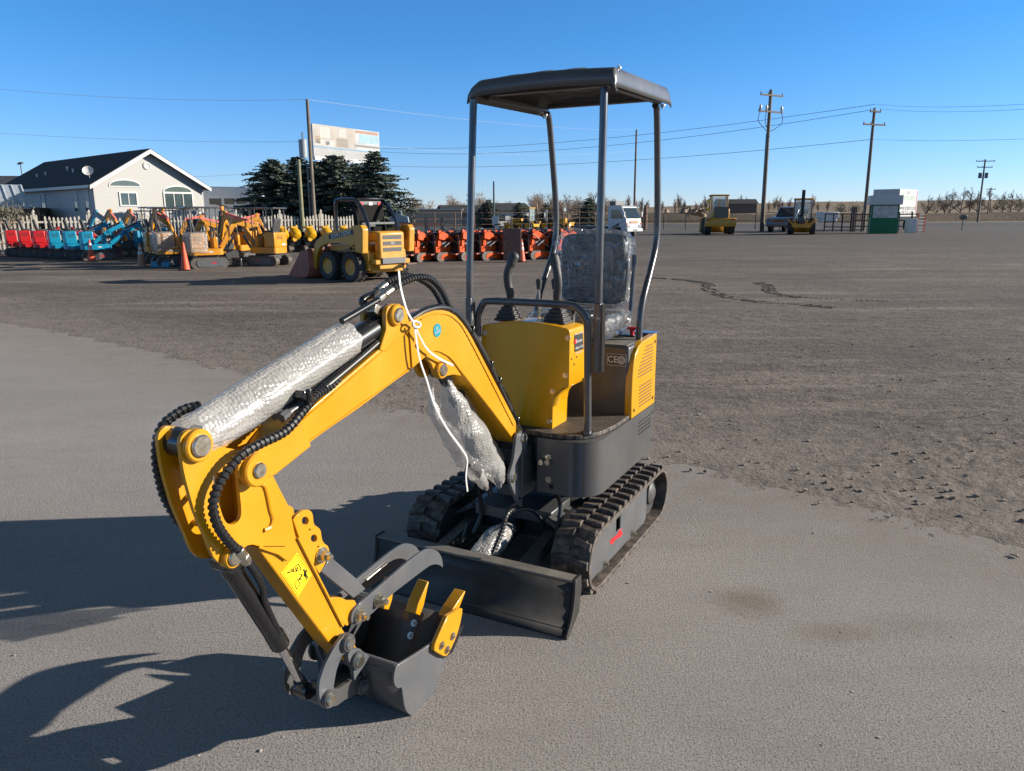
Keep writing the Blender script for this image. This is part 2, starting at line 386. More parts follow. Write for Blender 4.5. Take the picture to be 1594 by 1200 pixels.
for l, nm in ((LB + PW - .008, 'right'), (LB - PW + .008, 'left')):
    tb = Z6([(225, 190), (252, 150), (300, 112), (335, 90), (365, 86), (392, 90), (412, 102), (426, 125), (434, 165), (438, 215), (450, 245), (480, 265), (503, 285), (516, 315), (520, 360), (530, 405), (550, 435), (585, 460), (600, 495), (598, 550), (575, 610), (540, 680), (500, 745), (440, 660), (300, 405)], 420, 780, 6.667, LB + PW - .008)
    hs = [Z6(circ(352, 200, 36, 14, 44), 420, 780, 6.667, LB + PW - .008), Z6(circ(443, 383, 33, 14, 42), 420, 780, 6.667, LB + PW - .008), Z6(circ(400, 293, 10, 8, 13), 420, 780, 6.667, LB + PW - .008), Z6(circ(487, 470, 10, 8, 13), 420, 780, 6.667, LB + PW - .008)]
    part(MB().plate(tb, l - .006, l + .006, flz, hs), 'thumb_bracket', M['yellow'], stick, bevel=.002)
for l in (LB + PW - .006, LB - PW + .012):
    lug = Z6([(735, 385), (765, 378), (800, 380), (840, 398), (882, 396), (893, 420), (880, 455), (865, 480), (858, 525), (838, 548), (818, 540), (790, 490)], 320, 830, 3.795, LB + PW)
    part(MB().plate(lug, l - .006, l + .006, flz), 'thumb_ear', M['yellow'], stick, bevel=.002)
# safety decal on the beam
dl = LB + PW - .0056
dq = [L(x, y, dl) for x, y in ((462, 860), (484.5, 894.5), (463, 929), (437, 892))]
dec = part(MB().plate(dq, dl, dl + .0012, flz), 'safety_decal', M['decal'])
def dpt(u, v):  # decal coordinates: 0..1 along its two edges
    a, b, c, d = [Vector((p[0], p[1])) for p in dq]
    p = a * (1 - u) * (1 - v) + b * u * (1 - v) + c * u * v + d * (1 - u) * v; return Vector((p.x, dl + .0018, p.y))
def line(mb, pts, r=.0009):
    for p, q in zip(pts, pts[1:]): mb.tube([p, q], r, 5, flat=r)
pr = MB(); line(pr, [dpt(.05, .05), dpt(.95, .05), dpt(.95, .95), dpt(.05, .95), dpt(.05, .05)], .0007)
line(pr, [dpt(.30, .22), dpt(.52, .24), dpt(.16, .82), dpt(.02 + .14, .60), dpt(.30, .22)][:3] + [dpt(.30, .22)], .0012)
line(pr, [dpt(.62, .80), dpt(.62, .58), dpt(.80, .62) + Vector((0, 0, -.002)), dpt(.80, .86), dpt(.62, .80)], .0010)
line(pr, [dpt(.68, .52), dpt(.66, .36)], .0017); line(pr, [dpt(.64, .50), dpt(.69, .54), dpt(.73, .48)], .0014); line(pr, [dpt(.61, .38), dpt(.65, .34), dpt(.70, .38)], .0014)
pr.sphere(dpt(.62, .16), .0038, 8, (1, .25, 1)); line(pr, [dpt(.66, .17), dpt(.80, .22)], .0034); line(pr, [dpt(.80, .20), dpt(.92, .20)], .0016); line(pr, [dpt(.80, .25), dpt(.92, .29)], .0016); line(pr, [dpt(.68, .10), dpt(.76, .12)], .0015); line(pr, [dpt(.70, .26), dpt(.78, .30)], .0015)
for u, v in ((.30, .40), (.26, .50), (.33, .33), (.23, .57), (.36, .42)): line(pr, [dpt(u, v), dpt(u + .06, v + .03)], .0016)
part(pr, 'decal_print', M['print'], dec)

# ---- cylinders
def wrap(pts, radii, name, m, amp=.006, seed=0, nseg=46, n=44, fr=26, parent=None):
    path = smooth(pts, 14); path = resample(path, sum((b - a).length for a, b in zip(path, path[1:])) / nseg)
    mb = MB(); fr_ = mb.frames(path); vs = []; fs = []; m_ = len(fr_)
    for i, (p, a, b) in enumerate(fr_):
        t = i / (m_ - 1) * (len(radii) - 1); k = min(int(t), len(radii) - 2); r = radii[k] * (1 - t + k) + radii[k + 1] * (t - k)
        for j in range(n):
            th = 2 * math.pi * j / n; d = a * math.cos(th) + b * math.sin(th); q = (p + d * r) * fr + Vector((seed, 0, 0))
            rr = r + amp * (noise.noise(q * .35) * 1.2 + noise.noise(q) * .7 + .4 * noise.noise(q * 2.3))
            off = (path[-1] - path[0]).normalized() * (.02 * noise.noise(Vector((math.cos(th) * 1.5, math.sin(th) * 1.5, seed))) if i in (0, m_ - 1) else 0)
            vs.append(p + d * rr + off)
    for i in range(m_ - 1):
        for j in range(n):
            j2 = (j + 1) % n; fs.append((i * n + j, i * n + j2, (i + 1) * n + j2, (i + 1) * n + j))
    mb.add(vs, fs); return mb.build(name, m, parent or EX, ang=60)
A, B = L3(318, 683, LB), L3(614, 490, LB)
d = (B - A).normalized()
stc = part(MB().cyl(A + d * .2, B - d * .075, .039, 28).cyl(B - d * .10, B - d * .045, .043, 28).cyl(B - d * .06, B + d * .0, .026, 16).lathe([(.036, -.03), (.036, .03)], 20, B, 'y'), 'stick_cylinder', M['black'], bevel=.003)
part(MB().cyl(A, A + d * .32, .021, 20).lathe([(.034, -.028), (.034, .028)], 20, A, 'y'), 'cylinder_rod', M['chrome'], stc)
wrap([L3(305, 680, LB), L3(345, 655, LB + .002), L3(460, 580, LB), L3(541, 527, LB)], [.056, .061, .060, .058, .056], 'bubble_wrap', M['bubble'], .0012, 3, 70, 60, 55, stc)
A2, B2 = L3(352, 872, LB), L3(474, 1072, LB); d2 = (B2 - A2).normalized(); E2 = L3(436, 1003, LB)
bkc = part(MB().cyl(A2 + d2 * .02, E2, .0255, 26).lathe([(.030, -.030), (.030, .030)], 18, A2, 'y').cyl(E2 - d2 * .05, E2 + d2 * .004, .0275, 26).cyl(A2 + d2 * .015, A2 + d2 * .05, .028, 26), 'bucket_cylinder', M['black'], bevel=.003)
part(MB().cyl(E2 - d2 * .02, B2, .0135, 18), 'cylinder_rod', M['chrome'], bkc)
part(MB().cyl(B2 - d2 * .045, B2 - d2 * .01, .019, 16).lathe([(.026, -.024), (.026, .024)], 18, B2, 'y'), 'rod_end', M['black'], bkc)
part(MB().tube(smooth([L3(387, 877, LB + .035), L3(398, 893, LB + .04), L3(409, 915, LB + .035), L3(412, 935, LB + .028), L3(434, 985, LB + .02), L3(437, 998, LB + .015)], 6), .009, 10), 'oil_pipe', M['black'], bkc)
A3, B3 = L3(684.5, 575.5, LB), L3(790, 742, LB); d3 = (B3 - A3).normalized()
bmc = part(MB().cyl(B3, A3 + d3 * .17, .036, 22).lathe([(.034, -.03), (.034, .03)], 18, B3, 'y'), 'boom_cylinder', M['black'])
part(MB().cyl(A3 + d3 * .03, A3 + d3 * .3, .019, 18), 'cylinder_rod', M['chrome'], bmc)
part(MB().cyl(A3 - d3 * .02, A3 + d3 * .075, .026, 18).lathe([(.031, -.026), (.031, .026)], 18, A3, 'y'), 'rod_end', M['black'], bmc)
wrap([L3(695, 594, LB + .01), L3(705, 628, LB + .01), L3(722, 665, LB + .015), L3(745, 700, LB + .02), L3(765, 725, LB + .03), L3(779, 752, LB + .04)], [.018, .050, .068, .074, .062, .052, .020], 'bubble_wrap', M['bubble'], .008, 9, 70, 60, 22, bmc)
wrap([L3(671, 600, LB - .03), L3(676, 640, LB - .03), L3(697, 672, LB - .03), L3(712, 700, LB - .03), L3(718, 722, LB - .04)], [.010, .022, .026, .036, .034, .02], 'bubble_wrap', M['bubble'], .008, 21, 36, 30, 26, bmc)
wrap([L3(738, 735, LB + .05), L3(752, 752, LB + .03), L3(757, 762, LB + .02)], [.034, .03, .012], 'bubble_wrap', M['bubble'], .009, 31, 20, 26, 26, bmc)
# ---- hoses, fittings, ties
def hose(pts, l, r=.0105, bead=True, name='hydraulic_hose', parent=None):
    P = [L3(p[0], p[1], p[2] if len(p) > 2 else l) for p in pts]; P = resample(smooth(P, 10), .0032)
    n = len(P); r *= .88
    rr = [r * (1.0 + (.16 * (1 if (i % 5) < 3 else -1) if bead else 0)) for i in range(n)]
    return part(MB().tube(P, rr, 10), name, M['hose'], parent, ang=25 if bead else 50)
hose([(586, 453), (606, 438), (629.7, 430), (652.7, 434), (671.8, 447), (684, 466), (692, 484)], LB - .015, .0115)
hose([(604, 453), (626, 440), (649, 431.5), (668, 433), (683, 446), (693, 463), (703, 486)], LB + .03, .0115)
for k, (o, l) in enumerate(((0, LB + .03), (3, LB + .0), (5, LB - .025))):
    hose([(640 + o, 497, l), (662, 484 - o * .3, l), (690, 479 - o * .2, l), (712 + o * .4, 490, l), (735 + o * .5, 521, l), (760 + o * .5, 567, l), (790 + o * .5, 628, l), (812, 676, l)], l, .0125, False)
hose([(527, 594, .075), (509, 606, .08), (493.5, 615, .09), (471, 641, .115), (444.5, 671, .125), (407, 690, .125), (380.5, 705, .125), (358, 727.5, .12), (339, 757.5, .115), (331.6, 787.7, .112), (339, 818, .112), (356, 843, .11), (371, 857, .106)], .1, .0128)
hose([(309, 631.7, -.035), (290, 636, -.035), (276.7, 643, -.035), (255.7, 659.7, -.035), (245, 685, -.03), (244, 720, -.03), (250, 750, -.03), (258, 776, -.03), (280, 815, -.02)], -.03, .0125)
for k, l in enumerate((LB + .012, LB + .035)):
    hose([(606, 512 + 6 * k), (560, 551 + 7 * k), (500, 601 + 7 * k), (470, 628 + 5 * k)], l, .011, False)
for (x0, y0), (x1, y1), l in (((427, 648), (466, 622), .065), ((438, 651), (478, 622), .092)):
    q, w_ = L3(x0, y0, l), L3(x1, y1, l); u = (w_ - q).normalized()
    part(MB().cyl(q, q + u * .028, .014, 6).cyl(q + u * .026, w_, .010, 12).cyl(q + u * .075, q + u * .11, .015, 6), 'hose_fitting', M['steel'])
q = L3(468, 617, LB + .06); part(MB().box(q, (.05, .06, .022), Matrix.Rotation(R(-32), 3, 'Y')).cyl(q + Vector((0, .03, -.01)), q + Vector((0, .03, .025)), .01, 6), 'hose_clamp', M['black'], bevel=.003)
for (x0, y0), (x1, y1), l in (((583, 457), (600, 443), LB - .015), ((592, 463), (610, 450), LB + .03)):
    q, w_ = L3(x0, y0, l), L3(x1, y1, l); u = (w_ - q).normalized()
    part(MB().cyl(q - u * .015, q + u * .02, .0135, 6).cyl(q + u * .02, w_, .0145, 14), 'hose_fitting', M['zinc'], bevel=.0015)
part(MB().tube([L3(532, 500, LB + .03), L3(585, 469, LB + .03), L3(594, 462, LB + .03)], .0105, 12), 'oil_pipe', M['black'])
part(MB().tube(smooth([L3(590, 479, LB - .01), L3(568, 474, LB - .012), L3(565, 466, LB - .015), L3(583, 457, LB - .015)], 5), .012, 12), 'pipe_elbow', M['black'])
q = L3(580, 483, LB); part(MB().box(q, (.05, .055, .03), Matrix.Rotation(R(-32), 3, 'Y')), 'pipe_clamp', M['zinc'], bevel=.002)
q, w_ = L3(370, 855, .106), L3(385, 876, .10); u = (w_ - q).normalized()
part(MB().cyl(q, q + u * .03, .0145, 14).cyl(q + u * .03, q + u * .05, .017, 6).cyl(q + u * .05, w_, .013, 6), 'hose_fitting', M['zinc'], bevel=.0015)
for x, y in ((733, 513), (762, 567), (775, 592), (803, 654)):
    q = L3(x, y, LB + .03); part(MB().box(q, (.014, .03, .030), Matrix.Rotation(R(-32), 3, 'Y')), 'hose_tie', M['black'], bevel=.003)
tie = LB + HW + .03
def ribbon(pts, w=.0052):
    P = resample(smooth([L3(*p) for p in pts], 10), .008); return MB().tube(P, w, 8, flat=.0016)
zt = part(ribbon([(621, 421.5, tie - .03), (624, 448, tie - .02), (633.5, 483, tie), (645, 503, tie + .004)]).add(*[ribbon([(645, 505, tie), (652.7, 555.7, tie + .006), (664.8, 593, tie + .01), (677.6, 633, tie + .02), (697.8, 670, tie + .03), (719, 699, tie + .03), (727.5, 716, tie + .03), (725.5, 741, tie + .03), (728, 766, tie + .03)]).__dict__[k] for k in ('v', 'f')])
      .add(*[ribbon([(648, 512, tie), (664, 542, tie - .01), (683, 557.6, tie - .016), (706, 569, tie - .016)], .0045).__dict__[k] for k in ('v', 'f')]), 'zip_tie', M['white'])
part(MB().tube(smooth([L3(648, 500, tie + .002), L3(654, 504, tie + .005), L3(652, 509, tie + .008), L3(644, 508, tie + .008), L3(643, 501, tie + .004), L3(648, 500, tie + .002)], 6), .004, 8), 'tie_loop', M['white'], zt)

# ---- bucket
BL, BR = LB - .178, .218
side = Z6([(1300, 210), (1200, 280), (1100, 342), (1010, 395), (992, 420), (980, 460), (973, 505), (974, 545), (984, 577), (1002, 593), (1020, 592), (1035, 584), (1040, 600), (1045, 640), (1052, 690), (1060, 740), (1074, 778), (1092, 803), (1112, 816), (1130, 820), (1165, 812), (1200, 790), (1235, 752), (1268, 705), (1300, 640), (1330, 565), (1362, 485), (1390, 405), (1415, 330), (1450, 200), (1500, 20), (1485, -25), (1400, -10)], 430, 960, 5.313, BR)
bk = part(MB().plate(side, BR - .010, BR, flz), 'bucket', M['steel'], bevel=.002)
part(MB().plate(side, BL, BL + .010, flz), 'side_plate', M['dark'], bk, bevel=.002)
shell = Z6([(1490, 0), (1450, 170), (1405, 318), (1375, 420), (1330, 540), (1290, 640), (1245, 720), (1190, 785), (1130, 808), (1090, 785), (1068, 730), (1052, 660), (1040, 600), (1012, 560), (1000, 500), (1004, 455), (1020, 420)], 430, 960, 5.313, BR)
part(MB().strip(shell, BL + .009, BR - .009, flz), 'bucket_shell', M['dark'], bk, solid=.009, ang=50)
top = L(430 + 1012 / 5.313, 960 + 430 / 5.313, BR)
part(MB().cyl((top[0], BL + .01, top[1]), (top[0], BR - .01, top[1]), .016, 14), 'rim_pipe', M['steel'], bk)
for (bx, by), (tx, ty), l in (((596, 938), (607, 899), LB - .10), ((645, 946), (659, 903), LB + .045), ((697, 955), (716, 918), LB + .155)):
    p0 = Vector(L(bx, by, l)); p1 = Vector(L(tx, ty, l)); dd = (p1 - p0).normalized(); nn = Vector((-dd.y, dd.x))
    poly = [p0 - dd * .02 - nn * .017, p0 - dd * .02 + nn * .017, p0 + dd * .015 + nn * .02, p1 + nn * .003, p1 - nn * .003, p0 + dd * .015 - nn * .02]
    part(MB().plate([tuple(p) for p in poly], l - .023, l + .023, flz), 'bucket_tooth', M['yellow'], bk, bevel=.003)
lip0, lip1 = Vector(L(430 + 1405 / 5.313, 960 + 318 / 5.313, BR)), Vector(L(430 + 1490 / 5.313, 960, BR))
ld = (lip1 - lip0).normalized(); ln = Vector((-ld.y, ld.x)) 
for t, l in ((.55, LB + .02), (.22, LB + .02)):
    p = lip0.lerp(lip1, t)
    for sg in (-1, 1):
        q = Vector((p.x + sg * ln.x * .006, l, p.y + sg * ln.y * .006)); bolt(q, (sg * ln.x, 0, sg * ln.y), .009, bk, .007)
cut = Z6([(940, 772), (1000, 738), (1060, 702), (1082, 704), (1080, 745), (1062, 840), (1040, 920), (1018, 985), (985, 1060), (955, 1120), (930, 1150), (905, 1152), (855, 1125), (815, 1098), (818, 1060), (832, 1015), (880, 905)], 540, 830, 6, BR + .018)
part(MB().plate(cut, BR + .002, BR + .018, flz), 'side_cutter', M['yellow'], bk, bevel=.003)
cutb = Z6([(800, 1040), (1000, 900), (1075, 855), (1080, 865), (975, 1110), (895, 1165), (800, 1115)], 540, 830, 6, BR + .0)
part(MB().plate(cutb, BR, BR + .006, flz), 'wear_plate', M['black'], bk, bevel=.001)
for x, y in ((985, 960), (882, 1046), (933, 1086)): bolt(L3(540 + x / 6, 830 + y / 6, BR + .018), (0, 1, 0), .010, bk, .006)
cl = L(558, 1022, LB + .06)
earp = Z6(smooth2([(592, 330), (608, 285), (645, 260), (690, 264), (728, 298), (770, 330), (742, 378), (705, 432), (665, 492), (645, 522), (637, 450), (612, 400)], 2), 430, 960, 5.313, LB + .066)
for s in (1, -1):
    c = LB + s * .060
    part(MB().plate(earp, c - .007, c + .007, flz), 'bucket_ear', M['steel'], bk, bevel=.002)
earb = Z6([(600, 330), (700, 300), (770, 330), (830, 400), (800, 560), (770, 640), (700, 650), (640, 600), (620, 480)], 430, 960, 5.313, LB)
for c in (LB + .045, LB - .045): part(MB().plate(earb, c - .008, c + .008, flz), 'bucket_hinge', M['dark'], bk, bevel=.002)
collar_m = M['dark']
pin(*L(430 + 672 / 5.313, 960 + 360 / 5.313, LB + .072), LB + .066, .020, bk, collar=.029)
# linkage
guide = Z6(smooth2([(532, 178), (560, 145), (600, 138), (630, 170), (632, 225), (612, 272), (570, 292), (535, 330), (510, 385), (490, 450), (475, 530), (466, 600), (480, 640), (476, 700), (450, 745), (410, 756), (372, 735), (352, 680), (345, 600), (352, 530), (370, 470), (395, 400), (430, 330), (470, 260), (500, 215)], 2), 430, 960, 5.313, LB + .07)
lk = part(MB().plate(guide, LB + .062, LB + .074, flz), 'linkage', M['steel'], bevel=.002)
part(MB().plate(guide, LB - .074, LB - .062, flz), 'guide_link', M['dark'], lk, bevel=.002)
pin(*L(430 + 592 / 5.313, 960 + 215 / 5.313, LB + .08), LB + .074, .019, lk, collar=.028)
pin(*L(430 + 432 / 5.313, 960 + 675 / 5.313, LB + .08), LB + .074, .019, lk, collar=.026)
hl = Z6([(370, 640), (450, 600), (520, 590), (620, 520), (700, 480), (750, 540), (730, 620), (640, 650), (560, 690), (500, 735), (400, 755)], 430, 960, 5.313, LB + .05)
for c in (LB + .045, LB - .045): part(MB().plate(hl, c - .008, c + .008, flz), 'bucket_link', M['dark'], lk, bevel=.002)
pl_ = L(430 + 430 / 5.313, 960 + 675 / 5.313, LB + .05); pb_ = L(430 + 695 / 5.313, 960 + 570 / 5.313, LB + .05); pu_ = L(430 + 592 / 5.313, 960 + 215 / 5.313, LB + .07); pk_ = L(430 + 672 / 5.313, 960 + 360 / 5.313, LB + .07)
for p, r in ((pl_, .026), (pb_, .026), (pu_, .022), (pk_, .024)):
    part(MB().cyl((p[0], LB - .06, p[1]), (p[0], LB + .06, p[1]), r, 18), 'hinge_tube', M['dark'], lk)
pin(pb_[0], pb_[1], LB + .053, .014, lk, m=M['steel'], collar=.026)
for p in (pl_, pu_):
    part(MB().cyl((p[0], LB - .095, p[1]), (p[0], LB - .07, p[1]), .016, 6), 'pin_nut', M['zinc'], lk, bevel=.002)
# ---- thumb
th = Z6(smooth2([(32, 810), (40, 745), (75, 690), (220, 560), (400, 405), (560, 268), (640, 205), (710, 160), (770, 143), (825, 158), (862, 195), (882, 245), (889, 316), (868, 302), (838, 290), (790, 292), (735, 322), (560, 455), (390, 588), (240, 735), (150, 800), (85, 850), (50, 845)], 2), 540, 830, 6, LB + .05)
tm = part(MB().plate(th, LB + .044, LB + .054, flz), 'thumb', M['steel'], bevel=.0015)
part(MB().plate(th, LB - .054, LB - .044, flz), 'thumb_plate', M['steel'], tm, bevel=.0015)
for (x, y) in ((125, 765), (305, 625)):
    q = L(540 + x / 6, 830 + y / 6, LB + .06); part(MB().cyl((q[0], LB - .05, q[1]), (q[0], LB + .05, q[1]), .013, 12), 'thumb_pin', M['zinc'], tm)
    bolt((q[0], LB + .054, q[1]), (0, 1, 0), .017, tm, .022)
q = L3(540 + 600 / 6, 830 + 380 / 6, LB + .044); 
sa, sb = L3(515, 868, LB), L3(560, 918, LB)
part(MB().plate(PX([(499, 889), (511.5, 871.5), (518, 870), (552, 898.5), (568.5, 916.5), (550, 931)], LB + .02), LB + .012, LB + .022, flz), 'thumb_strut', M['steel'], tm, bevel=.0015)
q = L(420 + 555 / 6.667, 780 + 565 / 6.667, LB + .05); part(MB().cyl((q[0], LB - .04, q[1]), (q[0], LB + .045, q[1]), .012, 12), 'strut_pin', M['zinc'], tm); bolt((q[0], LB + PW, q[1]), (0, 1, 0), .017, tm, .022)
w0, w1 = L3(570, 903, LB - .042), L3(602, 877, LB - .042)
part(MB().tube(resample([w0, w1], .004), lambda t: .005 + .001 * math.sin(t * 90), 8), 'weld_seam', M['zinc'], tm)

# ---- dozer blade
bp_ = [(.952, .004), (.925, .022), (.900, .055), (.882, .10), (.870, .15), (.866, .198)]
bl = part(MB().strip(bp_, -.478, .478, flz), 'dozer_blade', M['bladep'], solid=.010, ang=50)
part(MB().box((.842, 0, .2055), (.058, .955, .010)), 'blade_top_strip', M['dusty'], bl, bevel=.002)
part(MB().box((.925, 0, .0275), (.006, .945, .004), Matrix.Rotation(R(40), 3, 'Y')), 'cutting_edge', M['dark'], bl)
cap = [(.955, 0), (.930, .0), (.83, .06), (.806, .16), (.812, .214), (.872, .214), (.878, .155), (.890, .10), (.908, .062), (.934, .032), (.957, .012)]
for s in (1, -1): part(MB().plate(cap, s * .484 - .006, s * .484 + .006, flz), 'blade_end_plate', M['bladep'], bl, bevel=.002)
for s in (1, -1): part(MB().bar((.845, s * .21, .14), (.40, s * .20, .20), .055, .06), 'blade_arm', M['dark'], bl, bevel=.004)
part(MB().box((.47, 0, .15), (.03, .44, .05)), 'cross_tube', M['dark'], bl, bevel=.003)
hose([(858, 755, .22), (872, 785, .24), (866, 830, .25), (850, 862, .25)], .2, .011, False, parent=None)
hose([(742, 735, -.02), (747, 772, -.05), (749, 800, -.06), (737, 830, -.08)], 0, .011, False)
hose([(806, 790, .1), (790, 800, .1), (780, 830, .1), (767, 862, .1)], .1, .012, True)
hose([(728, 815, -.14), (722, 835, -.15), (716, 850, -.15)], 0, .010, False)
hose([(800, 797, .10), (814, 792, .12), (830, 796, .14), (842, 808, .16), (851, 826, .18), (862, 838, .2)], 0, .009, False)
bldc = part(MB().cyl((.45, .03, .21), (.85, .01, .12), .03, 18), 'blade_cylinder', M['black'])
wrap([(.83, -.01, .13), (.76, .0, .165), (.68, .01, .195), (.60, .02, .215), (.53, .025, .215)], [.03, .050, .058, .060, .05, .03], 'bubble_wrap', M['bubble'], .008, 14, 36, 40, 24, bldc)

# ---- tracks and undercarriage
TX0, TX1, TR = -.352, .527, .137
def belt(s):
    P = []; n = 18
    for i in range(n + 1): a = -math.pi / 2 + math.pi * i / n; P.append((TX1 + TR * math.cos(a), .155 + TR * math.sin(a)))
    for i in range(n + 1): a = math.pi / 2 + math.pi * i / n; P.append((TX0 + TR * math.cos(a), .155 + TR * math.sin(a)))
    l0, l1 = s * .375 - .09, s * .375 + .09
    mb = MB(); vs = []; m = len(P)
    for (x, z) in P:
        dx, dz = x - max(TX0, min(TX1, x)), z - .155
        if TX0 < x < TX1: dx = 0
        k = Vector((dx, dz)).normalized() * .016
        for l, o in ((l0, 0), (l1, 0), (l1, 1), (l0, 1)): vs.append((x - k.x * o, l, z - k.y * o))
    fs = []
    for i in range(m):
        j = (i + 1) % m
        for a in range(4): b = (a + 1) % 4; fs.append((i * 4 + a, i * 4 + b, j * 4 + b, j * 4 + a))
    mb.add(vs, fs)
    Ltot = 2 * (TX1 - TX0) + 2 * math.pi * TR; N = 35
    def pos(u):
        u %= Ltot; a = TX1 - TX0
        if u < a: return Vector((TX1 - u, .155 + TR)), Vector((-1, 0))
        u -= a
        if u < math.pi * TR: t = math.pi / 2 + u / TR; return Vector((TX0 + TR * math.cos(t), .155 + TR * math.sin(t))), Vector((-math.sin(t), math.cos(t)))
        u -= math.pi * TR
        if u < a: return Vector((TX0 + u, .155 - TR)), Vector((1, 0))
        u -= a; t = -math.pi / 2 + u / TR; return Vector((TX1 + TR * math.cos(t), .155 + TR * math.sin(t))), Vector((-math.sin(t), math.cos(t)))
    for i in range(N):
        for row in (0, 1):
            u = (i + .5 * row) * Ltot / N; p, t = pos(u); n_ = Vector((t.y, -t.x))
            if n_.dot(p - Vector((max(TX0, min(TX1, p.x)), .155))) < 0: n_ = -n_
            la, lb = (l0 + .006, l0 + .084) if (row == 0) == (s > 0) else (l0 + .096, l0 + .174)
            oa = (la if abs(la - s * .375) > abs(lb - s * .375) else lb); inn = lb if oa == la else la
            vs = []
            for l, hw, sh in ((oa, .021, -.006), ((oa + inn) / 2, .017, .004), (inn, .023, .012)):
                for dt, h in ((-hw, -.003), (-hw * .72, .018), (hw * .72, .018), (hw, -.003)):
                    q = p + t * (dt + sh) + n_ * h; vs.append((q.x, l, q.y))
            fs = []
            for k in range(2):
                for a in range(4): b = (a + 1) % 4; fs.append((k * 4 + a, k * 4 + b, k * 4 + 4 + b, k * 4 + 4 + a))
            fs += [(0, 1, 2, 3), (8, 9, 10, 11)]; mb.add(vs, fs)
    return mb
for s in (1, -1):
    tk = part(belt(s), 'track_belt', M['rubber'], ang=30, bevel=.002, seg=1)
    lo = s * .430
    fr_ = [(.60, .062), (.655, .10), (.655, .19), (.62, .262), (.585, .275), (-.20, .275), (-.205, .075), (-.17, .056)]
    hole = [(.255, .165), (.195, .165), (.195, .232), (.255, .232)]
    part(MB().plate(fr_, lo - .005, lo + .005, flz, [hole]), 'side_frame', M['steel'], tk, bevel=.002)
    part(MB().box((.2, s * .375, .157), (.8, .06, .20)), 'track_frame', M['dark'], tk)
    part(MB().box((-.212, s * .422, .17), (.012, .016, .19)), 'frame_flange', M['dark'], tk)
    sp_ = MB().lathe([(.115, -.02), (.115, .02)], 22, (TX0, s * .385, .155), 'y').lathe([(.06, -.03), (.06, .03), (.03, .045)], 16, (TX0, s * .385, .155), 'y')
    for k in range(11):
        a = 2 * math.pi * k / 11; sp_.box((TX0 + .118 * math.cos(a), s * .385, .155 + .118 * math.sin(a)), (.02, .03, .02), Matrix.Rotation(-a, 3, 'Y'))
    part(sp_, 'sprocket', M['dark'], tk, bevel=.002)
    part(MB().lathe([(.105, -.06), (.115, -.03), (.115, .03), (.105, .06)], 22, (TX1, s * .355, .155), 'y'), 'idler', M['dark'], tk)
    for x in (.40, .02):
        part(MB().lathe([(.045, -.06), (.05, -.02), (.05, .02), (.045, .06)], 16, (x, s * .36, .07), 'y'), 'roller', M['dark'], tk)
        bolt((x, lo + s * .005, .075), (0, s, 0), .013, tk, .012)
wr = Z6([(500, 728), (498, 712), (512, 692), (540, 672), (560, 655), (562, 636), (575, 622), (590, 614), (586, 632), (580, 646), (592, 640), (597, 652), (588, 668), (570, 682), (548, 694), (530, 712), (514, 738)], 850, 700, 5, .436)
part(MB().plate(wr, .4352, .4362, flz), 'wrench_sticker', M['red'])
uc = part(MB().box((.10, 0, .20), (.62, .58, .10)).box((.36, 0, .27), (.22, .40, .06)), 'undercarriage', M['dark'], bevel=.006)
for s in (1, -1): part(MB().bar((.40, s * .19, .28), (.40, s * .33, .20), .22, .02), 'fender_plate', M['dark'], uc, bevel=.003)
part(MB().lathe([(.24, .25), (.24, .325), (.27, .325), (.27, .40)], 32, (.05, .03, 0)), 'slew_ring', M['dark'], uc)

# ---- house
def rounded(x0, x1, y0, y1, r, corners=(1, 1, 1, 1), n=6):
    out = []
    for (cx, cy, a0, k) in ((x1 - r, y1 - r, 0, 0), (x0 + r, y1 - r, 90, 1), (x0 + r, y0 + r, 180, 2), (x1 - r, y0 + r, 270, 3)):
        if corners[k]:
            for i in range(n + 1): a = R(a0 + 90 * i / n); out.append((cx + r * math.cos(a), cy + r * math.sin(a)))
        else: out.append({0: (x1, y1), 1: (x0, y1), 2: (x0, y0), 3: (x1, y0)}[k])
    return out
fxy = lambda u, v, t: Vector((u, v, t))
HR, HLf, HB, HFr = .42, -.25, -.325, .515
# right-hand skirt: rounded front corner, left part set back behind the boom mount
skirt = [(HB, HR)] + [(HB, .0), (HB, HLf), (.47, HLf), (.47, -.16), (.30, -.15), (.30, .145), (HFr, .150)] + [(HFr, .30)] + [(HFr - .12 + .12 * math.cos(R(a)), HR - .12 + .12 * math.sin(R(a))) for a in (0, 15, 30, 45, 60, 75, 90)]
hs_ = part(MB().plate(skirt, .412, .662, fxy), 'house_skirt', M['dark'], bevel=.006)
for r_ in range(4):
    for c_ in range(4):
        f0 = -.255 + c_ * .052 ; z0 = .615 - r_ * .020
        part(MB().box((f0, HR + .0006, z0), (.040, .002, .0085)), 'vent_slot', M['print'], hs_)
for f, z in ((-.30, .62), (-.30, .47)): part(MB().lathe([(.009, -.001), (.009, .0015)], 12, (f, HR, z), 'y'), 'bolt_hole', M['print'], hs_)
for l, z in ((.205, .577), (.205, .475)): bolt((HFr, l, z), (1, 0, 0), .010, hs_, .008)
part(MB().lathe([(.008, -.004), (.008, .014), (.012, .014), (.012, .024)], 14, FP(845, 718, HFr + .0), 'x'), 'grease_valve', M['zinc'], hs_)
part(MB().lathe([(.008, -.004), (.008, .014), (.012, .014), (.012, .024)], 14, FP(855, 718, HFr + .0), 'x'), 'grease_valve', M['zinc'], hs_)
